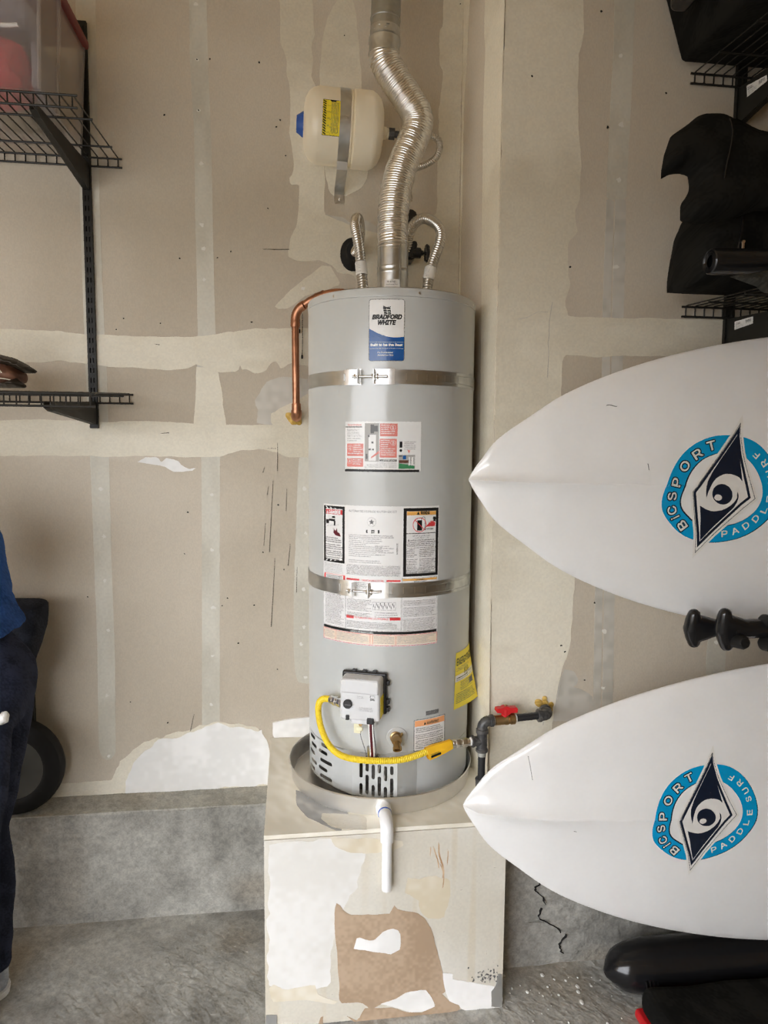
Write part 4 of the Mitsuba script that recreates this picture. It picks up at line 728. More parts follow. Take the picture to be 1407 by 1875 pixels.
FX = [(.0025, 0, 2.192), (.002, 0, 2.215), (.0023, .0048, 2.2474), (.0052, .0113, 2.3121), (.0122, .0168, 2.3672), (.0277, .0233, 2.4327), (.0465, .0283, 2.4836), (.0671, .0332, 2.5331), (.0790, .0363, 2.5654), (.0815, .039, 2.5923), (.075, .0415, 2.6169), (.0615, .0437, 2.6385), (.0425, .0467, 2.6662), (.0270, .049, 2.6894), (.0089, .05, 2.7143), (-.0055, .05, 2.7353), (-.0165, .05, 2.7549), (-.0215, .05, 2.7722), (-.0225, .05, 2.785)]
N = 760; pth = spline(FX, N); sl = np.r_[0, np.cumsum(np.linalg.norm(np.diff(pth, axis=0), axis=1))]
fine = np.cos(2 * np.pi * sl / .0072); big = np.exp(-(((sl / .0285) % 1 - .5) / .06) ** 2); wob = .0016 * (meshkit.noise(np.c_[sl * 26, sl * 0, sl * 0], 3) - .5)
tb = tube(pth, .0462 + .00085 * fine + .0014 * big + wob, 56, caps=False)
v = tb.vertices; rr = v.reshape(N, 56, 3) - pth[:, None]; dn = 1 + .07 * (meshkit.fbm(v.reshape(N, 56, 3) * 42, 3, 8) - .5); tb.vertices = (pth[:, None] + rr * dn[..., None]).reshape(-1, 3)
add(f'{k}__flexible_duct', tb, 'm_alu', smooth=True)
ax = axis([-.0227, .05, 2.776], (.0062, 0, .16))
add(f'{k}__upper_collar', lathe([(.0468, 0), (.0472, .006), (.0460, .008), (.0460, .030), (.0485, .034), (.0485, .044), (.0452, .048), (.0452, .075)], 48, ax), 'm_galv')
for i in range(7):
    a = -2.6 + i * .42; add(f'{k}__upper_collar__dimple', rbox(.006, .002, .002, .0009), 'm_zinc', smooth=30); scene[list(scene)[-1]]['to_world'] = T(ax @ frame([.0456 * math.cos(a), .0456 * math.sin(a), .058 + .008 * (i % 2)], [-math.sin(a), math.cos(a), 0], [math.cos(a), math.sin(a), 0], [0, 0, 1]))
add(f'{k}__upper_pipe', lathe([(.0462, .050), (.0445, .052), (.0445, .098), (.0462, .100), (.0462, .104), (.0445, .106), (.0445, .57)], 48, ax), 'm_galv_dull')
add(f'{k}__upper_pipe__tab', bx(-.022, -.012, .0005, .0042, 2.842, 2.8455), 'm_galv')

# ================================================================ BRAIDED WATER CONNECTORS
def connector(key, pts, sleeve_at, r=.0165):
    add(f'{key}__hose', ribbed(pts, r, .0034, .0080, 18, sharp=.6), 'm_steel', smooth=True)
    p = spline(pts, 200); i = sleeve_at; d = p[i + 1] - p[i]
    add(f'{key}__collar', lathe([(r + .0006, 0), (r + .0012, .001), (r + .0012, .037), (r + .0006, .038)], 24, axis(p[i], d)), 'm_decal_white'); A = axis(p[i], d)
    P = Print(); P.lines('m_ink_lt', 0, .040, .034, 6, .0052, .0017)
    def fn(V, off): a = -2.6 + V[:, 0] / r; q = np.c_[(r + .0012 + off) * np.cos(a), (r + .0012 + off) * np.sin(a), V[:, 1]]; return q @ A[:3, :3].T + A[:3, 3]
    P.finish(f'{key}__collar', fn)
    p0 = np.array(pts[0]); add(f'{key}__nut', lathe([(0, -.002), (.0165, -.002), (.0175, .001), (.0175, .012), (.0155, .015), (0, .015)], 6, axis(p0 - [0, 0, .004], (0, 0, 1))), 'm_brass', smooth=False)
kl = 'water_hose'; tag(kl, 'short corrugated steel water hose looping left of the flue above the heater', 'water hose', 'steel hoses on the heater top')
connector(kl, [(-.0896, -.02, 2.036), (-.0905, -.015, 2.085), (-.0940, -.01, 2.1262), (-.0985, -.005, 2.1747), (-.1045, .005, 2.2228), (-.1085, .03, 2.2640), (-.1050, .06, 2.2960), (-.0965, .09, 2.3090), (-.0870, .13, 2.3000), (-.0830, .17, 2.2720), (-.0870, .2, 2.2500), (-.095, .235, 2.2420)], 32)
kr_ = 'water_hose_001'; tag(kr_, 'longer corrugated steel water hose arching right of the flue to a black valve', 'water hose', 'steel hoses on the heater top')
connector(kr_, [(.1065, -.02, 2.036), (.1085, -.015, 2.090), (.1175, -.01, 2.1343), (.1345, 0, 2.1843), (.1500, .01, 2.2259), (.1550, .02, 2.2560), (.1465, .04, 2.2850), (.1280, .06, 2.3060), (.1060, .085, 2.3160), (.0870, .11, 2.3080), (.0770, .14, 2.2850), (.0745, .165, 2.2570), (.0760, .18, 2.238)], 30)
def cp(key, rbk):
    pass
kt = 'water_hose_002'; tag(kt, 'thin corrugated hose curving from the cream tank down behind the flue', 'water hose')
add(f'{kt}__hose', ribbed([(.045, .165, 2.611), (.0953, .165, 2.6118), (.1495, .165, 2.6033), (.1732, .165, 2.5892), (.177, .165, 2.5657), (.1649, .165, 2.5361), (.1416, .165, 2.5176), (.1146, .165, 2.5058), (.0877, .16, 2.492), (.075, .16, 2.44), (.08, .17, 2.395)], .0112, .0026, .0066, 14, sharp=.7), 'm_steel', smooth=True)
# wall outlets
ko = 'pipe_outlet'; tag(ko, 'black rubber pipe boot on the wall behind the left steel hose', 'pipe outlet')
bt = lathe([(0, 0), (.040, 0), (.041, .004), (.031, .014), (.024, .030), (.022, .046), (0, .046)], 32, axis([-.0985, YB, 2.246], (0, -1, 0))); v = bt.vertices; v[:, 2] = 2.246 + (v[:, 2] - 2.246) * 1.35
add(ko, bt, 'm_rubber')
kv = 'stop_valve'; tag(kv, 'black stop valve with round handwheel on the wall right of the flue', 'valve')
add(f'{kv}__body', cat(cyl(.022, .085, axis([.088, YB, 2.238], (0, -1, 0)), 24, .004), lathe([(0, 0), (.024, 0), (.026, .006), (.020, .030), (.016, .046), (0, .046)], 24, axis([.0835, .182, 2.268], (.1, 0, -1))), cyl(.017, .034, axis([.088, .18, 2.236], (1, 0, .02)), 20, .003)), 'm_black_plastic')
add(f'{kv}__stem', cat(cyl(.0085, .012, axis([.118, .18, 2.2368], (1, 0, 0)), 6), cyl(.0042, .024, axis([.122, .18, 2.2369], (1, 0, 0)), 12)), 'm_black_plastic')
a = np.linspace(0, 2 * np.pi, 120); rr = .0265 + .0022 * np.cos(8 * a)
hw = lathe([(0, -.004), (.018, -.004), (.024, -.0055), (.0275, -.002), (.0275, .002), (.024, .0055), (.018, .004), (0, .004)], 64, axis([.142, .18, 2.237], (1, 0, 0))); v = hw.vertices - [.142, .18, 2.237]; an = np.arctan2(v[:, 1], v[:, 2]); v[:, 1:] *= (1 + .07 * np.cos(8 * an))[:, None]; hw.vertices = v + [.142, .18, 2.237]
add(f'{kv}__handwheel', hw, 'm_black_plastic')
kw = 'stop_valve_001'; tag(kw, 'small black valve knob half hidden behind the lower flue duct, above the handwheel valve', 'valve')
add(f'{kw}__body', cyl(.016, .075, axis([.083, YB, 2.352], (0, -1, 0)), 24, .003), 'm_black_plastic'); add(f'{kw}__knob', lathe([(0, 0), (.022, 0), (.024, .004), (.022, .026), (.017, .030), (0, .030)], 10, axis([.084, .20, 2.352], (.05, -1, .0))), 'm_black_plastic')

# ================================================================ EXPANSION TANK
kx = 'expansion_tank'; tag(kx, 'cream pressure tank with blue cap and yellow warning sticker strapped to the wall', 'expansion tank')
tl = math.radians(2.2); TX = np.array([math.cos(tl), 0, -math.sin(tl)]); TO = np.array([-.139, .150, 2.6005]); TM = axis(TO, TX, (0, 0, 1))
rt = .1105
pf = [(0, -.126), (.045, -.1255), (.075, -.121), (.095, -.110), (.1055, -.095), (rt, -.078), (rt, .0220), (rt - .0045, .0250), (rt - .0045, .0275), (rt + .0025, .0310), (rt + .003, .085), (.106, .100), (.094, .113), (.072, .122), (.04, .126), (0, .127)]
add(f'{kx}__body', lathe(pf, 96, TM), 'm_tank', smooth=40)
add(f'{kx}__cap', lathe([(0, -.147), (.024, -.147), (.0365, -.1275), (.0365, -.1225), (0, -.1225)], 32, TM), 'm_bluecap')
add(f'{kx}__neck', cat(lathe([(0, .125), (.019, .125), (.018, .138), (.0145, .140), (.0145, .152), (0, .152)], 28, TM)), 'm_tank'); add(f'{kx}__fitting', lathe([(0, .146), (.0175, .146), (.0185, .149), (.0185, .163), (.0165, .165), (.011, .165), (.011, .205), (0, .205)], 8, TM), 'm_iron', smooth=False)
wr = rt + .0016
def tank_pt(a, x, r): return TO + TX * x + r * (np.array([0, -1, 0.]) * math.cos(a) + np.array([math.sin(tl), 0, math.cos(tl)]) * math.sin(a))
st = []
for a in np.linspace(1.85, -1.35, 40): st.append((a, wr))
V, F = [], []
path = [tank_pt(a, 0, r) for a, r in st]; low = [path[-1] + np.array([0, .010, -.022]), np.array([path[-1][0], YB - .020, 2.452]), np.array([path[-1][0], YB - .004, 2.440]), np.array([path[-1][0], YB - .0022, 2.412])]
up = [np.array([path[0][0] - .002, YB - .004, 2.722]), np.array([path[0][0] - .003, YB - .0022, 2.750])]
path = up[::-1] + path + low
for p in path:
    for sx, off in ((-.0165, 0), (.0165, 0)): V.append(p + TX * sx)
F = [f for i in range(len(path) - 1) for f in ([2 * i, 2 * i + 2, 2 * i + 1], [2 * i + 1, 2 * i + 2, 2 * i + 3])]
add(f'{kx}__strap', tm(V, F), 'm_galv', smooth=30)
for z in (2.745, 2.424): add(f'{kx}__strap__screw', lathe([(0, 0), (.006, 0), (.0055, .004), (0, .005)], 6, axis([-.139 + (.004 if z > 2.6 else -.001), YB - .0035, z], (0, -1, 0))), 'm_steel', smooth=False)
th_ = math.radians(3)
def ontank(V, off): a = V[:, 1] / rt; x = -.069 + V[:, 0]; r = rt + off; o = TO + TX * 0; return o + TX * x[:, None] + np.c_[np.sin(a) * r * math.sin(tl), -r * np.cos(a), r * np.sin(a) * math.cos(tl)]
sw, s0, s1 = .062, -.068, .034
for f_ in (1,):
    q_ = sbox(.0, s0, sw, s1); add(f'{kx}__warning_sticker', sheet(q_, ontank, size=.008), 'm_y', smooth=True)
P = Print(); P.box('m_k', 0, s0, sw, s1, .0012)
for i in range(14):
    z = s0 + .002 + i * .0069; P.poly('m_k', Polygon([(.002, z + .0045), (.002, z + .0085), (.0105, z + .0035), (.0105, z - .0005)]).intersection(sbox(.001, s0, .011, s1 - .001)), 1)
P.text('m_k', 'WARNING', .0535, s1 - .012, .0075, width=.078, ang=-math.pi / 2)
P.poly('m_k', [(.0535, s1 - .010), (.0610, s1 - .010), (.0572, s1 - .003)], 2)
for j in range(9):
    x = .0145 + j * .0040; P.rect('m_ink', x, s0 + .004 + RNG.uniform(0, .006), x + .0014, s1 - .006 - (.012 if j < 3 else 0), 1)
P.poly('m_k', [(.022, s1 - .001), (.042, s1 - .001), (.038, s1 - .006), (.026, s1 - .006)], 2); P.finish(f'{kx}__warning_sticker', ontank)

# ================================================================ COPPER RELIEF PIPE
kc = 'relief_pipe'; tag(kc, 'old copper pipe running over the heater rim and down into the wall left of it', 'pipe')
rc = .0122
A_ = [(-.10, .13, 2.066), (-.1463, .135, 2.0905), (-.185, .145, 2.0880), (-.205, .155, 2.0840)]; B_ = [(-.212, .162, 2.0815), (-.2311, .180, 2.0775), (-.2649, .195, 2.0575)]
add(f'{kc}__pipe', tube(spline(A_, 24), rc, 18), 'm_copper', smooth=True); add(f'{kc}__pipe', tube(spline(B_, 16), rc, 18), 'm_copper', smooth=True)
el = [(-.198, .151, 2.0860), (-.212, .162, 2.0818), (-.222, .171, 2.0798)]; add(f'{kc}__elbow', tube(spline(el, 12), rc + .0022, 18), 'm_copper', smooth=30)
el = spline([(-.262, .1945, 2.0590), (-.2800, .2045, 2.0465), (-.2890, .2095, 2.0310), (-.2920, .2105, 2.0040), (-.2920, .2105, 1.9900)], 24); add(f'{kc}__elbow', tube(el, [rc + .003] * 5 + [rc + .0024] * 14 + [rc + .003] * 5, 18), 'm_copper', smooth=30)
add(f'{kc}__pipe', tube(np.array([(-.2920, .2105, 2.0), (-.2907, .211, 1.81), (-.2895, .212, 1.72)]), rc, 18), 'm_copper', smooth=True)
el = spline([(-.2895, .212, 1.738), (-.2893, .213, 1.716), (-.2892, .222, 1.7010), (-.2892, .240, 1.697), (-.2892, YB - .002, 1.697)], 24); add(f'{kc}__elbow', tube(el, [rc + .003] * 6 + [rc + .0055] * 10 + [rc + .0035] * 8, 20), 'm_copper', smooth=30)
def foam(c, r, n, seed, plane=-1):
    ms = []; g = np.random.default_rng(seed)
    for i in range(n):
        a = g.uniform(0, 6.28); q = r * g.uniform(.35, 1); m = trimesh.creation.icosphere(2, g.uniform(.35, .55) * r); m.vertices *= 1 + .5 * (meshkit.fbm(m.vertices * 120 + i, 3, i)[:, None] - .5); m.vertices[:, 1] *= .55; m.apply_translation((c[0] + q * math.cos(a), c[1], c[2] + q * math.sin(a))); ms.append(m)
    return cat(*ms)
add('sealing_foam', foam((-.296, YB - .003, 1.692), .026, 12, 3), 'm_foam'); tag('sealing_foam', 'yellow foam round the copper pipe where it enters the wall', 'sealing foam')
# thin black leads hanging left of the heater
for i, (x, z0, z1, wgt) in enumerate(((-.268, 2.045, 1.905, 1), (-.277, 2.035, 1.99, 0))):
    kk = 'hanging_lead' if i == 0 else 'hanging_lead_001'
    add(f'{kk}__cord', tube(spline([(x, .262, z0), (x + .001, .2645, (z0 + z1) / 2), (x - .001, .264, z1)], 12), .0010, 6), 'm_k'); add(f'{kk}__plug', rbox(.006, .005, .013, .0015), 'm_k'); scene[list(scene)[-1]]['to_world'] = T().translate([x - .001, .264, z1 - .005])
    tag(kk, ('long thin black lead hanging on the wall between copper pipe and heater', 'short thin black lead hanging beside the copper pipe elbow')[i], 'cord')

# ================================================================ EARTHQUAKE STRAPS
def band(key, z, hgt, gap0, gap1, lab, slots, dz=0.0):
    tag(key, lab, 'strap', 'metal straps round the heater')
    def ring(t0, t1, r0=RH + .0006, r1=RH + .0018, sl=()):
        q = sbox(u(t0), z - hgt / 2, u(t1), z + hgt / 2)
        for s_ in sl: q = q.difference(slot(u(s_), z, .0030, hgt * .48))
        Vt, Ft = tri2d(q, .014); return place2d(Vt, Ft, onto_cyl(r1, 0, 0), 0)
    add(f'{key}__band', ring(-172, gap0), 'm_galv', smooth=60); add(f'{key}__band', ring(gap1, 172, sl=slots), 'm_galv', smooth=60)
    add(f'{key}__band__backing', place2d(*tri2d(sbox(u(gap1), z - hgt * .4, u(gap1 + 60), z + hgt * .4), .014), onto_cyl(RH + .0009, 0, 0), 0), 'm_zinc', smooth=60)
    for t0, t1, side in ((gap0 - 11.5, gap0 + .4, -1), (gap1 - .4, gap1 + 12, 1)):
        q = sbox(u(t0), z - hgt * .54, u(t1), z + hgt * .54); add(f'{key}__bracket', place2d(*tri2d(q, .012), onto_cyl(RH + .0042, 0, 0), 0), 'm_zinc', smooth=60)
        tt = gap0 if side < 0 else gap1; a = math.radians(tt); d_ = np.array([math.sin(a), -math.cos(a), 0]); t_ = np.array([math.cos(a), math.sin(a), 0])
        ear = rbox(.0028, .026, hgt * 1.02, .0010); ear.apply_transform(frame(d_ * (RH + .0125) + [0, 0, z], t_, d_, [0, 0, 1])); add(f'{key}__bracket__lug', ear, 'm_zinc', smooth=30)
        for s2 in (t0 + .7,):
            a2 = math.radians(s2); d2 = np.array([math.sin(a2), -math.cos(a2), 0]); lip = rbox(.005, .004, hgt * .55, .0015); lip.apply_transform(frame(d2 * (RH + .0055) + [0, 0, z], [math.cos(a2), math.sin(a2), 0], d2, [0, 0, 1])); add(f'{key}__bracket__fold', lip, 'm_galv', smooth=30)
    p0, p1 = np.r_[pol(gap0 - 4, RH + .0165), z - dz], np.r_[pol(gap1 + 6, RH + .0150), z - dz]; d_ = (p1 - p0) / np.linalg.norm(p1 - p0); L = np.linalg.norm(p1 - p0)
    add(f'{key}__bolt', cat(cyl(.0034, L + .008, axis(p0, d_), 14), lathe([(0, 0), (.0075, 0), (.0075, .005), (0, .005)], 6, axis(p0 + d_ * .006, d_)), lathe([(0, 0), (.0072, 0), (.0072, .0055), (0, .0055)], 6, axis(p0 + d_ * L * .62, d_)), lathe([(0, 0), (.0085, 0), (.0085, .0014), (0, .0014)], 20, axis(p0 + d_ * L * .78, d_))), 'm_zinc', smooth=30)
band('strap', 1.7885, .039, -27.2, -17.8, 'upper galvanised earthquake strap with bolt, just under the brand sticker', (1.5, 8.5, 15, 22, 28.5, 34.5, 41), 0)
band('strap_001', 1.1960, .042, -30.5, -20.5, 'lower galvanised earthquake strap with bolt, across the big rating label', (-6, 1, 8.5, 16, 24, 32), .004)

# ================================================================ GAS LINE
kg = 'gas_pipe'; tag(kg, 'black iron gas pipe with red handled valve, running down onto the platform', 'gas pipe')
gy = -.252; r0 = .0108
def fitting_elbow(key, p, q, r, R=.024):
    """p: corner, q: two unit directions"""
    a, b = np.array(q[0], float), np.array(q[1], float); p = np.array(p, float); c = p + (a + b) * R
    arc = [p + a * (R + .012), p + a * (R + .0001)] + [c - b * R * math.cos(t) - a * R * math.sin(t) for t in np.linspace(.15, math.pi / 2 - .15, 8)] + [p + b * (R + .0001), p + b * (R + .012)]
    n = len(arc); add(key, cat(tube(np.array(arc), r, 20), cyl(r + .0028, .011, axis(p + a * (R + .003), a), 24, .0015), cyl(r + .0028, .011, axis(p + b * (R + .003), b), 24, .0015)), 'm_iron', smooth=40)
zg, xg = .8035, .2425
fitting_elbow(f'{kg}__elbow', (.4430, gy, .8145), ((-1, 0, -.04), (0, 1, 0)), .0165, .020)
add(f'{kg}__nipple', tube(np.array([(.418, gy, .8135), (.345, gy, .8085)]), r0, 20), 'm_iron_gloss'); add(f'{kg}__thread_tape', cyl(.0122, .006, axis((.4125, gy, .8132), (1, 0, .05)), 20, .001), 'm_teflon')
V0 = np.array([.2785, gy, .8042]); dV = np.array([1, 0, .058]); dV /= np.linalg.norm(dV)
add(f'{kg}__valve', lathe([(0, 0), (.0125, 0), (.0148, .002), (.0148, .030), (.0165, .034), (.0165, .040), (.0135, .043), (.0135, .046), (.0168, .048), (.0168, .060), (.0135, .062), (0, .062)], 20, axis(V0, dV)), 'm_brass', smooth=30)
add(f'{kg}__valve__tape', cat(cyl(.0118, .008, axis(V0 - dV * .006, dV), 20, .001), cyl(.0118, .005, axis(V0 + dV * .062, dV), 20, .001)), 'm_teflon')
hc = V0 + dV * .032
hp = Polygon([(-.030, .0015), (-.028, .0105), (-.012, .0115), (-.005, .015), (.006, .015), (.013, .0115), (.032, .0115), (.035, .007), (.034, -.0035), (.014, -.0045), (.010, -.009), (-.010, -.009), (-.013, -.0035), (-.026, -.002)]).buffer(-.0015).buffer(.0015, quad_segs=3)
hm = trimesh.creation.extrude_polygon(hp, .020, engine='earcut'); hm.vertices = np.c_[hm.vertices[:, 0], .010 - hm.vertices[:, 2], hm.vertices[:, 1]]; hm.apply_translation(hc + [0, 0, .026])
add(f'{kg}__valve__handle', cat(hm, cyl(.0112, .026, axis(hc + [0, 0, .006], (0, 0, 1)), 20, .001)), 'm_red', smooth=25); add(f'{kg}__valve__stem', cyl(.0035, .008, axis(hc + [0, 0, .036], (0, 0, 1)), 12), 'm_brass')
fitting_elbow(f'{kg}__elbow', (xg, gy, zg - .0005), ((1, 0, .04), (0, 0, -1)), .0150, .019)
tz = .7440
add(f'{kg}__tee', cat(cyl(.0150, .060, axis((xg, gy, tz - .030), (0, 0, 1)), 24, .002), cyl(.0180, .009, axis((xg, gy, tz + .023), (0, 0, 1)), 24, .0015), cyl(.0180, .009, axis((xg, gy, tz - .032), (0, 0, 1)), 24, .0015), cyl(.0145, .030, axis((xg, gy, tz), (-1, 0, 0)), 24, .002), cyl(.0175, .008, axis((xg - .024, gy, tz), (-1, 0, 0)), 24, .0015)), 'm_iron', smooth=40)
add(f'{kg}__tee__tape', cyl(.0122, .006, axis((xg - .031, gy, tz), (-1, 0, 0)), 20, .001), 'm_teflon')
add(f'{kg}__drip_leg', tube(np.array([(xg, gy, tz - .030), (xg, gy, .625)]), r0, 20), 'm_iron_gloss'); add(f'{kg}__drip_leg__collar', cyl(.0125, .014, axis((xg, gy, tz - .046), (0, 0, 1)), 20, .001), 'm_zincdull')
add(f'{kg}__cap', cat(cyl(.0165, .034, axis((xg, gy, .5945), (0, 0, 1)), 24, .004), cyl(.0180, .008, axis((xg, gy, .624), (0, 0, 1)), 24, .002)), 'm_iron', smooth=40)
add('sealing_foam_001', foam((.450, YR - .004, .824), .023, 14, 5), 'm_foam'); tag('sealing_foam_001', 'yellow foam round the black gas pipe where it enters the wall', 'sealing foam')
kh = 'gas_hose'; tag(kh, 'yellow corrugated gas hose looping from the control box to the black pipe', 'gas hose')
YL = [(-.1995, -.2135, .8735), (-.2124, -.2050, .8725), (-.2225, -.1960, .8665), (-.2300, -.1890, .8530), (-.2320, -.1890, .8283), (-.2280, -.1981, .7985), (-.2191, -.2108, .7711), (-.2087, -.2238, .7514), (-.1938, -.2393, .7353), (-.1715, -.2558, .7239), (-.1402, -.2720, .7195), (-.1060, -.2860, .7192), (-.0730, -.2951, .7203), (-.0397, -.3004, .7210), (-.0043, -.3020, .7231), (.0273, -.2988, .7279), (.0598, -.2919, .7344), (.0932, -.2820, .7406), (.1283, -.2667, .7428), (.1560, -.2560, .7435)]
add(f'{kh}__hose', ribbed(YL, .0098, .0017, .0052, 18, sharp=.8), 'm_yellow', smooth=True)
def nutset(key, p, d, segs):
    o = np.array(p, float); d = np.array(d, float); d /= np.linalg.norm(d); ms = []
    for L, r, n in segs: ms.append(lathe([(0, 0), (r * .94, 0), (r, L * .15), (r, L * .85), (r * .94, L), (0, L)], n, axis(o, d))); o = o + d * L
    add(key, cat(*ms), 'm_zinc', smooth=25)
e_ = loc(-.071, .8725, .291); s_ = np.array([-.1975, -.2145, .8735]); nutset(f'{kh}__fitting', s_, e_ - s_, [(.012, .0118, 24), (.012, .0138, 6), (.006, .0105, 24), (.014, .0130, 6), (max(.004, np.linalg.norm(e_ - s_) - .044), .0105, 24)])
nutset(f'{kh}__fitting', (.1520, -.2575, .7434), (1, .09, 0), [(.010, .0118, 24), (.014, .0142, 6), (.006, .0110, 24), (.016, .0140, 6), (.014, .0112, 24)])
# orange tag folded round the hose
tg = np.array([.0845, -.2850, .7385]); te = np.array([.132, -.270, .7475]); dx = (te - tg) / np.linalg.norm(te - tg); dn_ = np.array([-.25, -.95, .1]); dn_ -= dx * (dn_ @ dx); dn_ /= np.linalg.norm(dn_); dz_ = np.cross(dx, dn_) * -1
TGM = frame(tg + dn_ * .011 - dx * .016, dx, dn_ * -1, np.cross(dx, dn_ * -1))
gx = np.linspace(0, .080, 14); prof2 = [(-.0255 + .002, .003), (-.012, -.0005), (0, -.001), (.0115, .003), (.0145, .012), (.008, .022), (-.008, .022), (-.022, .012)]
V = [(x, y + .0015 * math.sin(x * 70), z * (.85 + .15 * math.sin(x * 40 + 1))) for x in gx for z, y in prof2]; n_ = len(prof2)
F = [f for i in range(13) for j in range(n_ - 1) for f in ([i * n_ + j, (i + 1) * n_ + j, i * n_ + j + 1], [i * n_ + j + 1, (i + 1) * n_ + j, (i + 1) * n_ + j + 1])]
m = tm(V, F); m.apply_transform(TGM); add(f'{kh}__tag', m, 'm_tag_orange', smooth=40); tag(f'{kh}__tag', 'orange warning tag folded round the hose')
def ontag(V, off): q = np.c_[V[:, 0], -.0016 - off + 0 * V[:, 0], V[:, 1]]; return q @ TGM[:3, :3].T + TGM[:3, 3]
P = Print(); P.rect('m_k', .006, -.0165, .037, -.0105, 1); P.lines('m_ink', .006, .034, -.0065, 1, .003, .0015); P.finish(f'{kh}__tag', ontag, base=.0012)

# ================================================================ PADDLE BOARDS
WS = [0, .004, .03, .065, .15, .244, .35, .47, .595, .72, .82, 1.1, 1.6, 2.2, 2.7, 3.0, 3.14, 3.2]
WW = [0.0015, .012, .052, .099, .165, .228, .277, .32, .354, .38, .395, .42, .43, .40, .33, .24, .15, .02]
from scipy.interpolate import PchipInterpolator
_wf = PchipInterpolator(np.sqrt(WS), WW)
wfun = lambda q: _wf(np.sqrt(np.clip(q, 0, 3.2)))
class Board:
    def __init__(s, x0, z0, dz, yb, nose_y, lean):
        s.x0, s.z0, s.dz, s.yb, s.ny, s.lean = x0, z0, dz, yb, nose_y, lean
    def center(s, q): return s.z0 + s.dz * (1 - np.exp(-q / .35))
    def front(s, q, t):
        base = s.yb + (s.ny - s.yb) * np.exp(-q / .30)
        hf = np.interp(q, [0, .05, .2, .5, 1.0, 2.6, 3.2], [.003, .014, .034, .052, .060, .052, .01])
        at = np.clip(np.abs(t), 0, 1); dome = (1 - at ** 2.6) ** .62
        ridge = .026 * np.exp(-(q / .42) ** 2) * np.minimum(1, q / .03) * (1 - at) * np.exp(-at / .16)
        scoop = .010 * np.exp(-((q - .25) / .25) ** 2) * np.sin(np.pi * np.clip(at, 0, 1)) ** 2
        return base - hf * dome - ridge + scoop * .6, base, hf
    def back(s, q, t):
        base = s.yb + (s.ny - s.yb) * np.exp(-q / .30); hb = np.interp(q, [0, .05, .2, .5, 1.0, 2.6, 3.2], [.003, .012, .028, .05, .062, .055, .01])
        at = np.clip(np.abs(t), 0, 1); return base + hb * (1 - at ** 3.4) ** .5
    def mesh(s):
        qs = np.r_[np.linspace(0, .2, 40) ** 1.0, np.linspace(.21, 1.2, 60), np.linspace(1.25, 3.2, 50)]; ts = np.sin(np.linspace(-np.pi / 2, np.pi / 2, 81)); ts = np.sort(np.r_[ts, -.012, .012, -.03, .03, -.06, .06])
        Q, Tt = np.meshgrid(qs, ts, indexing='ij'); W = wfun(Q); Z = s.center(Q) + Tt * W; X = s.x0 + Q + 0 * Z
        F0 = s.front(Q, Tt)[0] + s.lean * (Z - s.z0); B0 = s.back(Q, Tt) + s.lean * (Z - s.z0); n, m = Q.shape
        vf = np.stack([X, F0, Z], -1).reshape(-1, 3); vb = np.stack([X, B0, Z], -1).reshape(-1, 3); i, j = np.meshgrid(np.arange(n - 1), np.arange(m - 1), indexing='ij'); a = i * m + j
        f = np.concatenate([np.stack([a, a + m, a + m + 1], -1).reshape(-1, 3), np.stack([a, a + m + 1, a + 1], -1).reshape(-1, 3)])
        mm = trimesh.Trimesh(np.vstack([vf, vb]), np.vstack([f, f[:, ::-1] + len(vf)]), process=False); mm.merge_vertices(digits_vertex=6); mm.update_faces(mm.area_faces > 1e-12); mm.remove_unreferenced_vertices(); return mm
    def fn(s):
        def g(V, off):
            x, z = V[:, 0], V[:, 1]; q = x - s.x0; t = (z - s.center(q)) / wfun(q)
            return np.c_[x, s.front(q, t)[0] + s.lean * (z - s.z0) - .0004 - off, z]
        return g
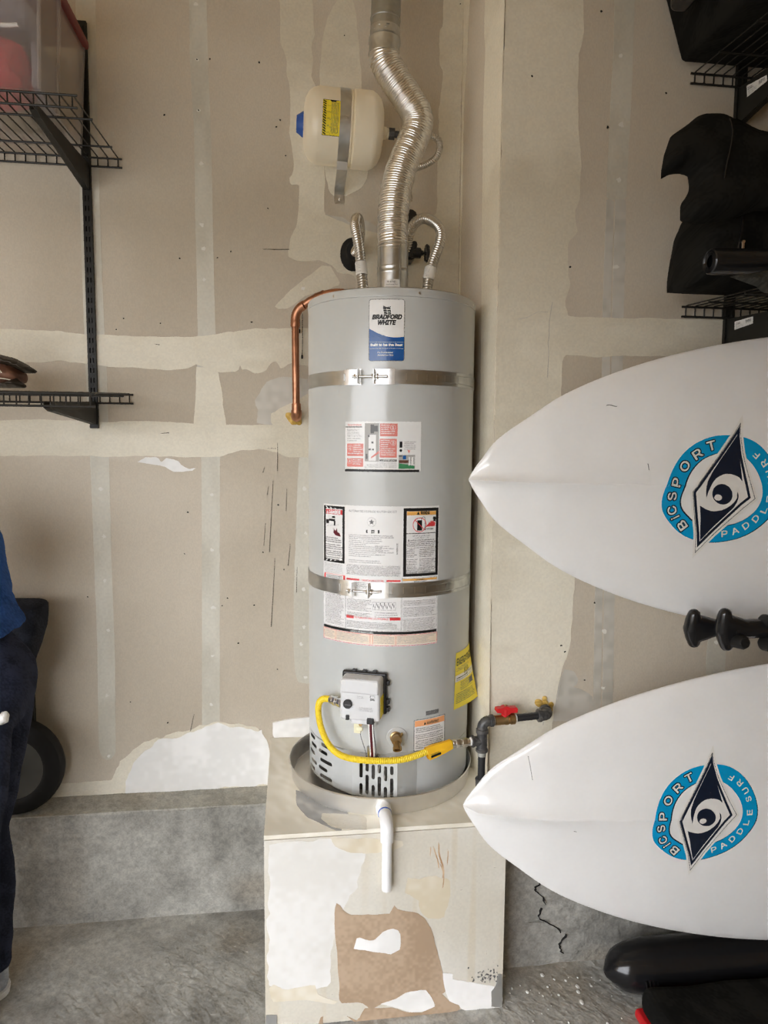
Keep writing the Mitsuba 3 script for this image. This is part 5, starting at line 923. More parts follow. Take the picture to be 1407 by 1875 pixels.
def logo(bd, key, cx, cz, sc, rot):
    c, n = math.cos(rot), math.sin(rot)
    def M(pts): 
        a = (np.asarray(pts, float) - [735, 720]) * [1, -1] * sc; return np.c_[cx + c * a[:, 0] - n * a[:, 1], cz + n * a[:, 0] + c * a[:, 1]]
    def smooth_poly(pts, k=8):
        p = np.array(pts + pts[:1], float); from scipy.interpolate import CubicSpline
        d = np.r_[0, np.cumsum(np.linalg.norm(np.diff(p, axis=0), axis=1))]; return CubicSpline(d, p, bc_type='periodic')(np.linspace(0, d[-1], len(pts) * k)[:-1])
    outer = smooth_poly([(165, 870), (183, 690), (230, 525), (320, 375), (430, 278), (560, 212), (700, 182), (840, 178), (965, 208), (1080, 280), (1180, 395), (1250, 530), (1285, 690), (1270, 800), (1220, 890), (1125, 1000), (1000, 1090), (850, 1152), (690, 1186), (550, 1182), (400, 1140), (270, 1050), (190, 960)])
    inner = smooth_poly([(336, 830), (345, 745), (362, 640), (402, 540), (470, 450), (560, 388), (650, 352), (760, 340), (870, 356), (960, 408), (1040, 490), (1100, 590), (1122, 680), (1110, 770), (1060, 860), (970, 942), (880, 990), (780, 1020), (660, 1036), (520, 1022), (440, 978), (365, 915)])
    P = Print(); px = abs(sc)
    def SP(col, pts, lev):
        P.poly(col, Polygon(pts) if not hasattr(pts, 'geom_type') else pts, lev)
    ro, ri = Polygon(M(outer)), Polygon(M(inner))
    from shapely import affinity
    dark = affinity.translate(ro, 7 * px, -4 * px).difference(affinity.translate(ri, 8 * px, 2 * px).buffer(-2 * px)); SP('m_decal_navy', dark.difference(ri.buffer(-9 * px)), 1); SP('m_decal_blue', ro.difference(ri.buffer(3 * px)), 2)
    dia = M([(778, 50), (800, 165), (850, 315), (910, 440), (985, 580), (1062, 715), (975, 810), (850, 960), (735, 1105), (600, 1305), (562, 1125), (515, 990), (438, 750), (520, 590), (620, 390), (712, 200)])
    D = Polygon(dia); SP('m_decal_white', D.buffer(22 * px, join_style=2, mitre_limit=4), 3); SP('m_decal_navy', D.difference(D.buffer(-4.5 * px)), 4); D2 = Polygon(M([(776, 75), (790, 175), (835, 325), (885, 440), (945, 570), (1015, 715), (940, 795), (820, 950), (715, 1090), (606, 1250), (570, 1120), (523, 985), (445, 750), (527, 590), (627, 392), (715, 210)])); SP('m_decal_navy', D2.difference(D2.buffer(-24 * px)), 5)
    top = smooth_poly([(770, 160), (800, 290), (850, 430), (898, 578), (850, 545), (775, 530), (700, 545), (640, 592), (603, 665), (585, 785), (565, 715), (562, 640), (592, 540), (650, 410), (712, 280)], 4); bot = smooth_poly([(538, 862), (605, 888), (680, 895), (760, 872), (830, 820), (872, 765), (880, 678), (893, 725), (890, 770), (868, 830), (800, 920), (715, 1030), (618, 1175), (598, 1100), (572, 975)], 4)
    top = [(770, 160), (786, 225), (808, 310), (850, 430), (898, 578), (862, 548), (820, 534), (775, 530), (735, 533), (700, 545), (668, 565), (640, 592), (617, 625), (603, 665), (590, 720), (583, 785), (566, 725), (560, 680), (563, 630), (592, 540), (650, 410), (712, 280)]
    bot = [(538, 862), (570, 876), (610, 889), (650, 896), (690, 894), (760, 872), (800, 846), (835, 815), (862, 780), (880, 740), (872, 680), (888, 705), (894, 735), (890, 775), (868, 830), (800, 920), (715, 1030), (618, 1180), (598, 1100), (572, 975)]
    SP('m_decal_navy', M(top), 6); SP('m_decal_navy', M(bot), 6)
    a = np.linspace(0, 2 * np.pi, 40)[:-1]; SP('m_decal_navy', M(np.c_[730 + 101 * np.cos(a) + 12 * np.sin(a), 726 + 93 * np.sin(a)]), 6); SP('m_decal_white', M(np.c_[695 + 38 * np.cos(a), 762 + 29 * np.sin(a)]), 7)
    def letters(items, col, hgt, outline):
        for ch, x, y, ang, wid in items:
            V, F = text2d(ch, 1.0, True); V = V - [(V[:, 0].max() + V[:, 0].min()) / 2, (V[:, 1].max() + V[:, 1].min()) / 2]; V = V / [np.ptp(V[:, 0]), np.ptp(V[:, 1])]
            ca, sa = math.cos(ang), math.sin(ang)
            def pl(V, h, w): q = V * [w, h]; return np.c_[x + ca * q[:, 0] - sa * q[:, 1], y - (sa * q[:, 0] + ca * q[:, 1])]
            if outline:
                U = unary_union([Polygon(t) for t in V[F] * [wid, hgt] if Polygon(t).area > 1e-9]).buffer(.5).buffer(9, join_style=2); v2, f2 = tri2d(U); P.put('m_decal_navy', M(np.c_[x + ca * v2[:, 0] - sa * v2[:, 1], y - (sa * v2[:, 0] + ca * v2[:, 1])]), f2, 3.4 if False else 3)
            P.put(col, M(pl(V, hgt, wid)), F, 4)
    def rad(x, y, outward=True):
        n = np.array([x - 735, -(y - 720)]); b = math.atan2(n[1], n[0]); return b - math.pi / 2 if outward else b + math.pi / 2
    letters([(ch, x, y, rad(x, y), w) for ch, x, y, w in (('B', 412, 1070, 84), ('i', 328, 1010, 16), ('C', 283, 950, 80), ('S', 252, 822, 74), ('P', 264, 690, 80), ('O', 318, 532, 96), ('R', 418, 402, 88), ('T', 536, 305, 84))], 'm_decal_white', 86, True)
    letters([(ch, x, y, rad(x, y, False), w) for ch, x, y, w in (('P', 838, 1082, 62), ('A', 935, 1040, 76), ('D', 1028, 975, 66), ('D', 1108, 895, 66), ('L', 1170, 805, 58), ('E', 1202, 698, 58), ('S', 1182, 553, 56), ('U', 1146, 462, 64), ('R', 1078, 378, 62), ('F', 985, 318, 52))], 'm_decal_white', 62, False)
    for col_lev in list(P.L):
        P.L[col_lev] = [(lambda r: (r[0], r[1]))(sub2(V, F)) for V, F in P.L[col_lev]]
    P.finish(f'{key}__emblem', bd.fn(), base=.0003, step=.00016)
def sub2(V, F):
    v3, f3 = trimesh.remesh.subdivide_to_size(np.c_[V, np.zeros(len(V))], F, .014, max_iter=12); return v3[:, :2], f3
kb1, kb2 = 'paddle_board', 'paddle_board_001'
tag(kb1, 'upper glossy white paddle board, nose reaching the middle of the heater', 'paddle board', 'white paddle boards on the wall')
tag(kb2, 'lower glossy white paddle board, nose in front of the platform', 'paddle board', 'white paddle boards on the wall')
b1 = Board(.150, 1.515, -.014, -.432, -.400, 0.0); b2 = Board(.141, .653, -.030, -.482, -.440, 0.0)
add(f'{kb1}__hull', b1.mesh(), 'm_board', smooth=True); add(f'{kb2}__hull', b2.mesh(), 'm_board', smooth=True)
logo(b1, kb1, .806, 1.483, .0002815, math.radians(-9.2)); logo(b2, kb2, .7765, .632, .0002590, 0)

for i, (bd, kk, x0, z0, x1, z1, w) in enumerate(((b1, kb1, .495, 1.708, .522, 1.7065, .0008), (b1, kb1, .60, 1.56, .604, 1.545, .0007), (b2, kb2, .305, .795, .315, .735, .0005), (b2, kb2, .42, .60, .428, .601, .0006), (b2, kb2, .97, .79, 1.0, .787, .0006))):
    q = np.linspace(0, 1, 12); l = np.c_[x0 + (x1 - x0) * q, z0 + (z1 - z0) * q + .0015 * np.sin(q * 5)]; nn = np.array([-(z1 - z0), x1 - x0]) / math.hypot(x1 - x0, z1 - z0) * w
    Vt, Ft = tri2d(Polygon(np.vstack([l - nn, (l + nn)[::-1]])).buffer(0), .02); add(f'{kk}__scratch', place2d(Vt, Ft, bd.fn(), .0004), 'm_ink', smooth=False)
# ================================================================ PADDLES
def tgrip(key, lab, x, y, z, rl, tilt, th=1.0):
    tag(key, lab, 'paddle', 'black paddles under the upper board')
    sh = tube(np.array([(x + .02, y, z), (x + .06, y, z + .001), (x + 1.7, y, z + .006)]), [.016 * th, .0185 * th, .0180 * th], 20); add(f'{key}__shaft', sh, 'm_gloss_black', smooth=40)
    s = lambda p, r: m3.Manifold.sphere(r, 24).translate(list(p)); ti = math.radians(tilt); ua = np.array([math.sin(ti) * .5, -.25, math.cos(ti)]); ua /= np.linalg.norm(ua); o = np.array([x, y, z])
    g = [s(o + ua * q + np.array([-.004 + .18 * abs(q), 0, 0]), r) for q, r in ((-.040 * rl, .016), (-.025 * rl, .019), (0, .020), (.025 * rl, .019), (.040 * rl, .016))]
    M_ = m3.Manifold.batch_hull([g[0], g[1]]) + m3.Manifold.batch_hull([g[1], g[2]]) + m3.Manifold.batch_hull([g[2], g[3]]) + m3.Manifold.batch_hull([g[3], g[4]]) + m3.Manifold.batch_hull([g[1], g[3], s(o + [.075, 0, 0], .0180)])
    mesh = man(M_.refine_to_length(.006)); trimesh.smoothing.filter_taubin(mesh, iterations=8); add(f'{key}__grip', mesh, 'm_gloss_black', smooth=True)
tgrip('paddle', 'black paddle with T-grip under the upper board, nearer to the wall', .7285, -.505, 1.1330, 1.0, -22)
tgrip('paddle_001', 'black paddle with T-grip under the upper board, nearer to the camera', .772, -.572, 1.1460, 1.15, -30, 1.3)
for x, z, r in ((.800, 1.120, .0175), (.889, 1.110, .0195), (.884, 1.168, .0165)):
    add('paddle_001__clamp', lathe([(0, -.030), (r * .7, -.028), (r, -.020), (r, .018), (r * .75, .026), (0, .028)], 24, axis([x, -.588, z], (.1, -1, .12))), 'm_rubber', smooth=40)
for i, (x, z) in enumerate(((1.35, 1.06), (2.3, 1.06), (1.35, .19), (2.3, .19))):
    key = f'board_rest_{i:03d}' if i else 'board_rest'
    tag(key, 'black padded wall arm under the ' + ('upper', 'upper', 'lower', 'lower')[i] + ' white board, ' + ('first', 'second')[i % 2] + ' from the heater', 'rack arm'); add(key, tube(spline([(x, YR - .002, z), (x, -.50, z), (x, -.575, z + .015), (x, -.59, z + .07)], 24), .017, 14), 'm_rubber', smooth=40)

# ================================================================ WIRE SHELVES
def shelf(key, lab, x0, x1, y_back, y_front, zb, zf, zb_low, zf_low, mids, spacing, group=None):
    tag(key, lab, 'wire shelf')
    y2z = lambda y: zb + (zf - zb) * (y - y_back) / (y_front - y_back); r1, r2 = .0031, .0020
    for y, z in ((y_back, zb), (y_back, zb_low), (y_front, zf), (y_front, zf_low), *[(m, y2z(m) - .005) for m in mids]): add(f'{key}__rail', rod((x0, y, z), (x1, y, z), r1, 8), 'm_wire_black', smooth=40)
    n = int((x1 - x0) / spacing); one = tube(np.array([(0, y_back, zb_low), (0, y_back, zb - .001), (0, y_back - .004, zb + .003), (0, y_front + .004, zf + .003), (0, y_front, zf - .001), (0, y_front, zf_low)]), r2, 6)
    sh = mikit.ply(one, 'm_wire_black', smooth=40)
    for i in range(n + 1): add_shape(f'{key}__wire', {**sh, 'to_world': T().translate([x1 - .012 - i * spacing, 0, 0])} if x1 < 0 else {**sh, 'to_world': T().translate([x0 + .012 + i * spacing, 0, 0])})
shelf('wire_shelf', 'upper black wire shelf on the left wall, carrying the clear tote', -1.75, -.842, .262, -.215, 2.510, 2.4800, 2.4835, 2.4500, (-.075, .138), .0312)
shelf('wire_shelf_001', 'lower black wire shelf on the left wall, carrying the brown ball glove', -1.75, -.826, .262, -.195, 1.7625, 1.7330, 1.7338, 1.6990, (-.06, .13), .0312)
shelf('wire_shelf_002', 'upper black wire shelf on the right wall, under the black tote', .821, 2.4, -.212, -.66, 2.657, 2.630, 2.630, 2.600, (-.345, -.50), .0290)
shelf('wire_shelf_003', 'lower black wire shelf on the right wall, under the black backpack', .827, 2.4, -.212, -.66, 2.011, 1.984, 1.983, 1.954, (-.345, -.50), .0290)
def upright(key, lab, x0, x1, yw, z0, z1):
    tag(key, lab, 'shelf upright')
    w = x1 - x0; poly = sbox(0, 0, w, z1 - z0)
    zz = np.arange(.02, z1 - z0 - .02, .032)
    for z in zz:
        for c in (.32, .68): poly = poly.difference(sbox(w * c - .0018, z, w * c + .0018, z + .016))
    m = trimesh.creation.extrude_polygon(poly, .0016, engine='earcut'); v = m.vertices; f = tm(np.c_[x0 + v[:, 0], yw - .0135 + .0016 - v[:, 2], z0 + v[:, 1]], m.faces)
    add(f'{key}__rail', cat(f, bx(x0, x0 + .0016, yw - .0120, yw - .0004, z0, z1), bx(x1 - .0016, x1, yw - .0120, yw - .0004, z0, z1)), 'm_bracket', smooth=False); add(f'{key}__liner', bx(x0 + .002, x1 - .002, yw - .004, yw - .0006, z0, z1), 'm_dark')  # black sheet behind the slots, painted as the shade inside the rail
upright('shelf_upright', 'black slotted shelf upright on the left wall', -.9655, -.9390, YB, 1.6514, 2.919)
upright('shelf_upright_001', 'black slotted shelf upright on the right wall above the boards', .9640, .9930, YR, 1.86, 2.95)
def bracket(key, lab, x, yw, yf, zt, zw, zf, sticker=None):
    tag(key, lab, 'shelf bracket')
    poly = Polygon([(yw - .014, zt), (yf, zt + zf), (yf, zt + zf - .014), (yf + .03, zt + zf - .022), (yw - .022, zw), (yw - .014, zw)])
    m = trimesh.creation.extrude_polygon(poly, .0024, engine='earcut'); v = m.vertices
    a = tm(np.c_[x - .0095 + v[:, 2], v[:, 0], v[:, 1]], m.faces); b = tm(np.c_[x + .0071 + v[:, 2], v[:, 0], v[:, 1]], m.faces)
    add(f'{key}__plate', a, 'm_bracket', smooth=False); add(f'{key}__plate', b, 'm_bracket', smooth=False)
    low = [(yw - .016, zw), (yw - .022, zw), (yf + .03, zt + zf - .022), (yf, zt + zf - .014)]
    add(f'{key}__web', tm([(x - .0095, y, z) for y, z in low] + [(x + .0095, y, z) for y, z in low], [[0, 1, 5], [0, 5, 4], [1, 2, 6], [1, 6, 5], [2, 3, 7], [2, 7, 6]]), 'm_bracket', smooth=False)
    if sticker:
        c = [np.array([x - .0098, y, z]) for y, z in sticker]; 
        def g(V, off): s_, t_ = V[:, :1], V[:, 1:]; return (c[3] * (1 - s_) * (1 - t_) + c[2] * s_ * (1 - t_) + c[0] * (1 - s_) * t_ + c[1] * s_ * t_) + np.array([-off, 0, 0])
        add(f'{key}__paper_label', sheet(sbox(0, 0, 1, 1), g, .0006, 1), 'm_lab', smooth=False); P = Print()
        P.lines('m_ink', .06, .35, .80, 2, .16, .09); P.lines('m_ink_lt', .06, .55, .45, 3, .13, .05)
        for i in range(9): P.rect('m_ink', .62 + i * .034, .35, .62 + i * .034 + RNG.uniform(.008, .022), .8)
        P.finish(f'{key}__paper_label', g, base=.0010)
bracket('shelf_bracket', 'dark bracket under the upper shelf on the left wall', -.9522, YB, -.205, 2.487, 2.408, -.029)
bracket('shelf_bracket_001', 'dark bracket under the lower shelf on the left wall', -.9522, YB, -.185, 1.738, 1.664, -.029)
bracket('shelf_bracket_002', 'dark bracket with white label under the upper right shelf', .9785, YR, -.62, 2.628, 2.528, -.024, ((-.2489, 2.616), (-.3348, 2.6024), (-.3385, 2.5853), (-.2542, 2.5829)))
bracket('shelf_bracket_003', 'dark bracket with white label under the lower right shelf', .9785, YR, -.62, 1.980, 1.868, -.024, ((-.2515, 1.9659), (-.334, 1.9666), (-.3357, 1.947), (-.2536, 1.9423)))

# ================================================================ THINGS ON THE SHELVES
k = 'storage_tote'; tag(k, 'clear plastic tote with red lid, full of clothes, on the upper left shelf', 'storage bin')
def tapered(x0, x1, y0, y1, z0, z1, tp):
    return np.array([[x, y, z] for z, e in ((z0, tp), (z1, 0)) for x, y in ((x0 + e, y0 + e), (x1 - e, y0 + e), (x1 - e, y1 - e), (x0 + e, y1 - e))])
zt = 2.510; tv = tapered(-1.60, -.937, -.172, .215, zt + .004, zt + .305, .014)
tf = [[0, 1, 5, 4], [1, 2, 6, 5], [2, 3, 7, 6], [3, 0, 4, 7], [3, 2, 1, 0]]
def quads(v, f): return tm(v, [t for q in f for t in (q[:3], [q[0], q[2], q[3]])])
add(f'{k}__body', quads(tv, tf), 'm_clear_bin', smooth=False)
for a, b in ((tv[1], tv[5]), (tv[2], tv[6])): add(f'{k}__corner_rib', rod(a, b, .005, 8), 'm_clear_bin')
mid = (tv[1] * .62 + tv[2] * .38, tv[5] * .62 + tv[6] * .38); add(f'{k}__side_rib', rod(mid[0] + [.003, 0, 0], mid[1] + [.003, 0, 0], .006, 8), 'm_clear_bin')
lid = rbox(.69, .415, .026, .008); lid.apply_translation((-1.268, .0215, zt + .318)); add(f'{k}__lid', lid, 'm_bin_red')
def cloth(key, lab, c, ext, mat, seed, cat_='cloth'):
    m = trimesh.creation.icosphere(4, 1.0); v = m.vertices; v = np.sign(v) * np.abs(v) ** .55; v = v * (np.array(ext) / 2) * (1 + .28 * (meshkit.fbm(m.vertices * 2.3 + seed, 3, seed)[:, None] - .5)); m.vertices = v + c
    add(key, m, mat, smooth=True); tag(key, lab, cat_)
cloth('folded_cloth', 'red folded cloth at the front left inside the clear tote', (-1.165, -.05, zt + .085), (.34, .20, .14), 'm_cloth_red', 1)
cloth('folded_cloth_001', 'grey lilac cloth on top of the red one inside the clear tote', (-1.175, -.05, zt + .222), (.38, .20, .10), 'm_cloth_lilac', 2)
cloth('folded_cloth_002', 'olive cloth at the wall side inside the clear tote', (-1.06, .13, zt + .12), (.20, .13, .20), 'm_cloth_olive', 3)
cloth('folded_cloth_003', 'lilac cloth in the right front corner inside the clear tote', (-.975, -.03, zt + .09), (.030, .17, .15), 'm_cloth_lilac', 4)
add('cloth_trim', tube(spline([(-1.30, -.150, zt + .172), (-1.16, -.156, zt + .162), (-1.06, -.154, zt + .157), (-1.0, -.150, zt + .163)], 24), .0055, 10), 'm_lab'); tag('cloth_trim', 'white piping lying on the cloth in the clear tote', 'cord')

k = 'ball_glove'; tag(k, 'worn brown leather ball glove lying on the lower left shelf', 'ball glove')
zz = 1.757
body = inflate([(-1.36, zz + .012), (-1.33, zz + .085), (-1.24, zz + .105), (-1.15, zz + .088), (-1.10, zz + .070), (-1.075, zz + .045), (-1.078, zz + .022), (-1.10, zz + .008), (-1.25, zz + .002)], .03, .075, .045, .010, .9, 3, .03); add(f'{k}__palm', body, 'm_leather', smooth=True)
fl = inflate([(-1.34, zz + .075), (-1.25, zz + .118), (-1.15, zz + .100), (-1.10, zz + .088), (-1.066, zz + .070), (-1.040, zz + .052), (-1.046, zz + .046), (-1.075, zz + .046), (-1.10, zz + .058), (-1.16, zz + .072), (-1.24, zz + .085)], .015, .06, .03, .008, .8, 5, .02); add(f'{k}__finger_flap', fl, 'm_leather_dark', smooth=True)
f2 = inflate([(-1.20, zz + .004), (-1.12, zz + .018), (-1.09, zz + .030), (-1.082, zz + .022), (-1.060, zz + .007), (-1.070, zz + .001), (-1.14, zz + .0005)], -.01, .05, .02, .008, .8, 6, .01); add(f'{k}__thumb_flap', f2, 'm_leather_dark', smooth=True)
for pts in ([(-1.16, -.046, zz + .076), (-1.13, -.050, zz + .060), (-1.115, -.048, zz + .040)], [(-1.16, -.040, zz + .024), (-1.125, -.036, zz + .026), (-1.10, -.022, zz + .022)]): add(f'{k}__lace', tube(spline(pts, 14), .0016, 6), 'm_stain')

k = 'black_tote'; tag(k, 'large black plastic tote on the upper right shelf', 'storage bin')
tv = np.array([[x, y, z] for z, e in ((2.667, .0), (2.70, -.008), (2.80, -.030)) for x, y in ((.768 + e, -.60 + e), (1.30 - e, -.60 + e), (1.30 - e, -.235 - e * .3), (.768 + e, -.235 - e * .3))])
ms = []
hb = m3.Manifold.batch_hull([m3.Manifold.sphere(.016, 20).translate([x, y, 2.684]) for x in (.786, 1.29) for y in (-.585, -.25)] + [m3.Manifold.sphere(.012, 20).translate([x, y, 2.965]) for x in (.700, 1.37) for y in (-.655, -.228)]); add(f'{k}__body', man(hb), 'm_bag', smooth=40)
rim = rbox(.74, .475, .024, .008); rim.apply_translation((1.035, -.445, 2.975)); add(f'{k}__rim', rim, 'm_bag'); hd = rbox(.05, .16, .045, .014); hd.apply_translation((.690, -.44, 2.742)); add(f'{k}__handle', hd, 'm_gloss_black')
k = 'backpack'; tag(k, 'plump black backpack with a silver zip pull on the lower right shelf', 'backpack')
pk_ = [(.7675, 2.262), (.7433, 2.2052), (.7300, 2.1735), (.7214, 2.1223), (.7149, 2.0631), (.7150, 2.026), (.7245, 2.0142), (1.22, 2.0142), (1.25, 2.06), (1.24, 2.22), (1.15, 2.31), (.8574, 2.300)]
add(f'{k}__body', inflate(pk_, -.36, .115, .07, .014, .9, 2, .02), 'm_bag', smooth=True)
add(f'{k}__zip', tube(spline([(.800, -.470, 2.245), (.817, -.477, 2.215), (.8185, -.479, 2.12), (.816, -.477, 2.05)], 30), .0035, 8), 'm_gloss_black')
zp = rbox(.0070, .004, .024, .0015); zp.apply_translation((.823, -.488, 2.106)); z2 = rbox(.0075, .004, .020, .0015); z2.apply_translation((.820, -.490, 2.084)); z3 = cyl(.0042, .006, axis((.824, -.484, 2.118), (0, -1, 0)), 14); add(f'{k}__zip__pull', cat(zp, z2, z3), 'm_steel'); tag(f'{k}__zip__pull', 'silver zip pull')
k = 'black_jacket'; tag(k, 'black jacket slumped over the backpack, collar flap sticking out to the left', 'jacket')
jk = [(0.7749, 2.3806), (0.7089, 2.4031), (0.6875, 2.4042), (0.6666, 2.3952), (0.6462, 2.3775), (0.6011, 2.3454), (0.5864, 2.3002), (0.5811, 2.2616), (0.5819, 2.2437), (0.5911, 2.2524), (0.6026, 2.2575), (0.6251, 2.2611), (0.6495, 2.2575), (0.6562, 2.2272), (0.6478, 2.2062), (0.6344, 2.19), (0.6358, 2.149), (0.6536, 2.1466), (0.6695, 2.1453), (0.6911, 2.1464), (0.7581, 2.1582), (0.8261, 2.1825), (1.1562, 2.2019), (1.1756, 2.3378), (1.0106, 2.3621), (0.8851, 2.365), (0.8339, 2.3663), (0.8045, 2.3696)]
add(f'{k}__cloth', inflate(jk, -.515, .060, .06, .011, .35, 7, .055), 'm_bag', smooth=True)
for pts in ([(.715, -.572, 2.37), (.718, -.580, 2.345), (.712, -.584, 2.29), (.705, -.580, 2.23)],): add(f'{k}__seam', tube(spline(pts, 20), .0022, 6), 'm_gloss_black')
k = 'plastic_roll'; tag(k, 'shiny roll of black plastic sheeting lying in front of the backpack', 'roll')
A = axis((.676, -.580, 2.040), (1, .0, .03)); add(f'{k}__sheet', lathe([(.014, .004), (.016, 0), (.018, .005), (.021, .001), (.0235, .006), (.0265, .001), (.029, .004), (.0305, .012), (.030, .6), (0, .6)], 40, A), 'm_gloss_black', smooth=25)
k = 'grey_cloth'; tag(k, 'dark grey cloth tongue hanging out under the black roll', 'cloth')
add(k, inflate([(.690, 1.992), (.76, 2.004), (.82, 2.021), (1.05, 2.03), (1.05, 2.013), (.86, 2.0135), (.845, 1.985), (.800, 1.955), (.775, 1.960), (.760, 1.972)], -.640, .012, .02, .008, .8, 4, .01), 'm_cloth_grey', smooth=True)

# ================================================================ FLOOR AT THE RIGHT
k = 'roll_bag'; tag(k, 'black roll shaped bag with a rounded glossy end lying on the floor under the boards', 'bag')
p = [(.600 + .002, -.352, .062), (.615, -.352, .066), (.65, -.352, .072), (.72, -.353, .075), (1.2, -.36, .078), (1.75, -.37, .078)]
add(f'{k}__body', tube(spline(p, 60), np.r_[.012, .038, .054, .062, .067, .070, np.full(52, .074), .06, .03], 28), 'm_gloss_black', smooth=True)
for i in range(4): add(f'{k}__fold', tube(spline([(.690 + i * .010, -.418, .030), (.693 + i * .011, -.427, .055), (.690 + i * .012, -.424, .085)], 10), .0028, 6), 'm_gloss_black')
k = 'duffel_bag'; tag(k, 'flat black textured bag with a red edge on the floor by the black roll', 'bag')
m = rbox(.95, .40, .075, .03); m.apply_translation((1.125, -.655, .0675)); m = m.subdivide().subdivide().subdivide(); m.vertices[:, 2] += (meshkit.fbm(m.vertices * 9, 3, 2) - .5) * .022 * (m.vertices[:, 2] > .05); add(f'{k}__body', m, 'm_bag', smooth=True)
rd = rbox(.96, .42, .028, .010); rd.apply_translation((1.125, -.655, .0155)); add(f'{k}__base', rd, 'm_red'); tag(f'{k}__base', 'red base edge')

# ================================================================ HAND CART, left edge
k = 'hand_cart'; tag(k, 'dark navy hand cart stored upright against the left wall, black tyred wheel on the kerb', 'cart')
cv = [(-1.62, .66), (-1.62, 1.098), (-1.20, 1.103), (-1.115, 1.101), (-1.094, 1.094), (-1.090, 1.07), (-1.095, 1.02), (-1.115, .955), (-1.140, .89), (-1.158, .835), (-1.160, .70), (-1.20, .66)]
add(f'{k}__tray', inflate(cv, .185, .055, .05, .014, .9, 4, .02), 'm_navy_canvas', smooth=True)
WM = axis((-1.2205, .180, .5440), (0, -1, 0)); wp = [(.105, -.030), (.118, -.036), (.140, -.034), (.156, -.024), (.1635, -.008), (.1635, .008), (.156, .024), (.140, .034), (.118, .036), (.105, .030), (.105, -.030)]
tw = lathe(wp, 96, WM); add(f'{k}__tyre', tw, 'm_rubber', smooth=30); add(f'{k}__tyre__rim', lathe([(0, .012), (.03, .020), (.045, .012), (.085, .016), (.106, .026), (.107, .020), (.107, -.02), (0, -.02)], 64, WM), 'm_hub')
for x in (-1.30, -1.14): add(f'{k}__frame', tube(np.array([(x if x < -1.2 else -1.172, .232, .53), (x if x < -1.2 else -1.172, .236, .9)]), .011, 12), 'm_bracket')
add(f'{k}__axle', rod((-1.33, .215, .544), (-1.12 - .02, .215, .544), .008, 12), 'm_bracket')

# ================================================================ PERSON at the left edge, seen from the side, bending away
k = 'person'; tag(k, 'person at the left edge in a blue shirt, dark jeans and grey shoes, turned away', 'person')
S = lambda p, r: m3.Manifold.sphere(r, 28).translate(list(map(float, p)))
def limb(*js): 
    o = m3.Manifold()
    for a, b in zip(js[:-1], js[1:]): o = o + m3.Manifold.batch_hull([S(*a), S(*b)])
    return o
def skin(mn, n=.014, it=10):
    m = man(mn.refine_to_length(n)); m.merge_vertices(); trimesh.smoothing.filter_taubin(m, iterations=it); return m
gy_ = -.215
hipL, hipR = (-1.135, gy_ - .085, .895), (-1.145, gy_ + .085, .895)
knL, knR = (-1.165, gy_ - .09, .50), (-1.195, gy_ + .07, .50); anL, anR = (-1.185, gy_ - .095, .095), (-1.190, gy_ + .075, .095)
pel, wst, chs, nek, hd_ = (-1.125, gy_, .945), (-1.160, gy_, 1.10), (-1.215, gy_, 1.315), (-1.345, gy_, 1.445), (-1.455, gy_, 1.525)
shL, shR = (-1.275, gy_ - .185, 1.395), (-1.275, gy_ + .185, 1.395); elL, elR = (-1.44, gy_ - .22, 1.17), (-1.43, gy_ + .22, 1.17); wrL, wrR = (-1.60, gy_ - .12, 1.05), (-1.60, gy_ + .14, 1.06)
tors = limb((pel, .098), (np.array(wst) + [-.02, 0, 0], .090), (chs, .125), (nek, .055)) + m3.Manifold.batch_hull([S(shL, .055), S(shR, .055), S(chs, .105)]) + m3.Manifold.batch_hull([S(hipL, .082), S(hipR, .082), S(pel, .09)])
arms = limb((shL, .052), (elL, .040), (wrL, .028)) + limb((shR, .052), (elR, .040), (wrR, .028))
legs = limb((hipL, .088), (knL, .056), (anL, .038)) + limb((hipR, .088), (knR, .056), (anR, .038))
hands = m3.Manifold()
for w_, s_ in ((wrL, -1), (wrR, 1)):
    w_ = np.array(w_); pc = w_ + [-.055, 0, -.035]; hands = hands + m3.Manifold.batch_hull([S(w_, .024), S(pc + [0, -.030, 0], .013), S(pc + [0, .030, 0], .013)])
    for i in range(4): b0 = pc + [0, -.030 + i * .020, 0]; L = (.034, .040, .038, .028)[i]; hands = hands + limb((b0, .0095), (b0 + [-L * .8, 0, -L * .5], .0088), (b0 + [-L * 1.1, 0, -L * 1.3], .008))
    b0 = w_ + [-.02, .024 * -s_, -.01]; hands = hands + limb((b0, .011), (b0 + [-.030, .026 * -s_, -.014], .010), (b0 + [-.056, .028 * -s_, -.034], .0085))
headm = m3.Manifold.batch_hull([S(hd_, .088), S(np.array(hd_) + [.028, 0, .035], .080), S(np.array(hd_) + [-.055, 0, -.075], .042)]) + limb((nek, .055), (hd_, .058)) + limb((np.array(hd_) + [-.095, 0, -.020], .012), (np.array(hd_) + [-.112, 0, -.045], .013)) + S(np.array(hd_) + [0, -.088, -.015], .018) + S(np.array(hd_) + [0, .088, -.015], .018)
add(f'{k}__body', skin(tors + arms + legs + hands + headm + limb((anL, .035), (np.array(anL) + [-.13, 0, -.06], .03)) + limb((anR, .035), (np.array(anR) + [-.13, 0, -.06], .03)), .012, 6), 'm_skin', smooth=True)
add(f'{k}__hair', skin(m3.Manifold.batch_hull([S(np.array(hd_) + [.018, 0, .038], .090), S(np.array(hd_) + [.045, 0, .0], .078)]).translate([.006, 0, .006]), .012), 'm_hair', smooth=True)
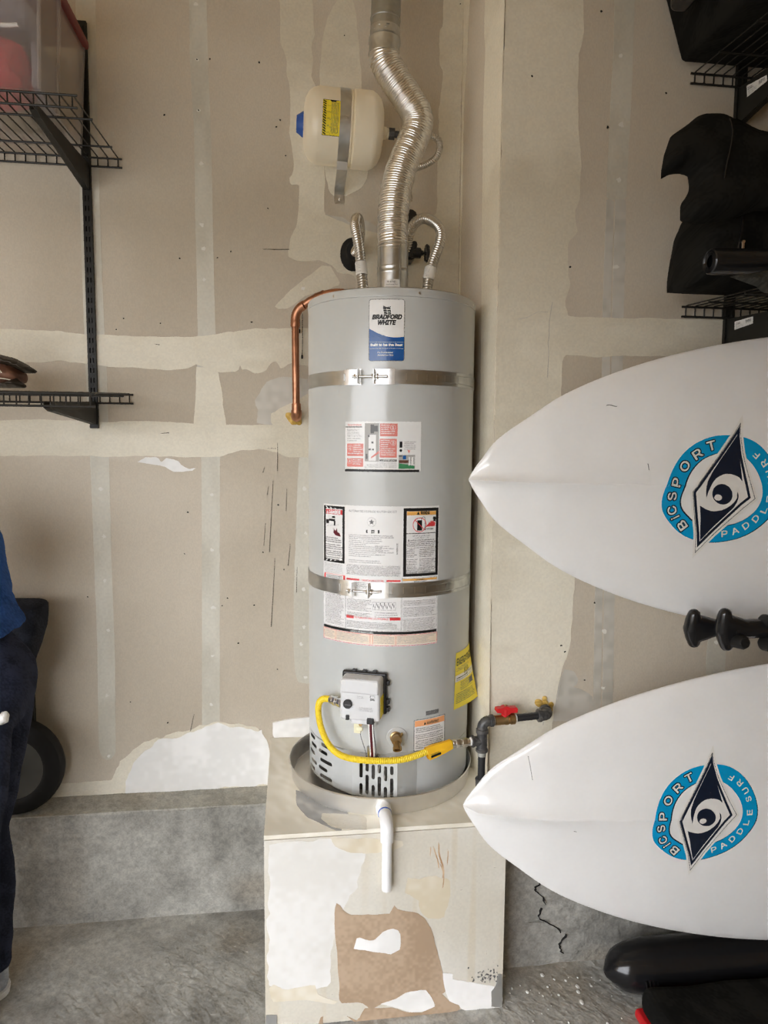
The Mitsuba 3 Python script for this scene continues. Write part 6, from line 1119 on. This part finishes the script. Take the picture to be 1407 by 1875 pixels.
for s_ in (-1, 1): add(f'{k}__eye', trimesh.creation.icosphere(2, .012), 'm_lab', smooth=True); scene[list(scene)[-1]]['to_world'] = T().translate([hd_[0] - .083, hd_[1] + s_ * .033, hd_[2] + .004])
def wrinkle(m, a, f, seed): 
    m.vertices = m.vertices + m.vertex_normals * (a * (meshkit.fbm(m.vertices * f, 3, seed) - .5))[:, None]; return m
sh_ = limb((np.array(wst) + [-.022, 0, -.005], .132), (chs, .143)) + limb((chs, .143), (np.array(nek) + [.02, 0, -.03], .075)) + m3.Manifold.batch_hull([S(shL, .070), S(shR, .070), S(chs, .125)]) + limb((shL, .068), (np.array(shL) * .45 + np.array(elL) * .55, .062)) + limb((shR, .068), (np.array(shR) * .45 + np.array(elR) * .55, .062)) + m3.Manifold.batch_hull([S(np.array(wst) + [-.022, 0, 0], .130), S(np.array(wst) + [-.022, -.06, -.0], .113), S(np.array(wst) + [-.022, .06, 0], .113)])
hem = m3.Manifold.batch_hull([S(np.array(wst) + [-.020, q, .03], .116) for q in (-.06, .06)] + [m3.Manifold.cylinder(.02, .125, .125, 32).translate([wst[0] - .012, gy_ + q, 1.100]) for q in (-.06, .06)])
shirt = (sh_ + hem).trim_by_plane([0, 0, 1], 1.100)
add(f'{k}__shirt', wrinkle(skin(shirt, .012, 4), .018, 14, 3), 'm_shirt', smooth=True)
jn = limb((hipL, .108), ((np.array(hipL) * .5 + np.array(knL) * .5), .098), (knL, .078), (np.array(knL) * .5 + np.array(anL) * .5 + [.012, 0, .03], .076), (np.array(anL) + [0, 0, .02], .066)) + limb((hipR, .108), ((np.array(hipR) * .5 + np.array(knR) * .5), .098), (knR, .078), (np.array(knR) * .5 + np.array(anR) * .5 + [.012, 0, .03], .076), (np.array(anR) + [0, 0, .02], .066)) + m3.Manifold.batch_hull([S(hipL, .108), S(hipR, .108), S(np.array(pel) + [0, -.03, .02], .118), S(np.array(pel) + [0, .03, .02], .118), S(np.array(wst) + [-.02, 0, -.04], .108)])
jn = jn.trim_by_plane([0, 0, -1], -1.12).trim_by_plane([0, 0, 1], .085)
add(f'{k}__jeans', wrinkle(skin(jn, .012, 6), .014, 12, 5), 'm_jeans', smooth=True)
for i, an in enumerate((anL, anR)):
    a = np.array(an); up_ = m3.Manifold.batch_hull([S(a + [.020, 0, -.055], .036), S(a + [.012, 0, -.012], .044), S(a + [-.06, 0, -.040], .042), S(a + [-.150, 0, -.062], .030)]).trim_by_plane([0, 0, 1], .018)
    add(f'{k}__shoe', skin(up_, .01, 6), 'm_shoe', smooth=True); sl_ = m3.Manifold.batch_hull([m3.Manifold.cylinder(.020, .043, .046, 28).translate([a[0] + .014, a[1], .001]), m3.Manifold.cylinder(.020, .050, .052, 28).translate([a[0] - .12, a[1], .001])]); add(f'{k}__shoe__sole' if i == 0 else f'{k}__shoe_001__sole', man(sl_), 'm_decal_navy' if False else 'm_lab', smooth=40)
rg = inflate([(-1.10, .905), (-1.025, .925), (-1.018, .915), (-1.022, .895), (-1.05, .882), (-1.10, .875)], gy_ - .128, .012, .012, .006, .8, 3, .01); add(f'{k}__pocket_rag', rg, 'm_decal_white', smooth=True); tag(f'{k}__pocket_rag', 'white rag in the back pocket')

# unseen bin, out of view at left, placed to shade the kerb and floor
k = 'rubbish_bin'; tag(k, 'unseen low black bin left of the person, out of view, placed to shade kerb and floor', 'bin')
hb = m3.Manifold.batch_hull([m3.Manifold.sphere(.03, 16).translate([x, y, .06]) for x in (-1.66, -1.27) for y in (-.80, -.46)] + [m3.Manifold.sphere(.02, 16).translate([x, y, .75]) for x in (-1.70, -1.23) for y in (-.84, -.42)]); add(f'{k}__body', man(hb), 'm_bracket', smooth=40)
ld = rbox(.52, .47, .04, .018); ld.apply_translation((-1.465, -.63, .795)); add(f'{k}__lid', ld, 'm_bracket')
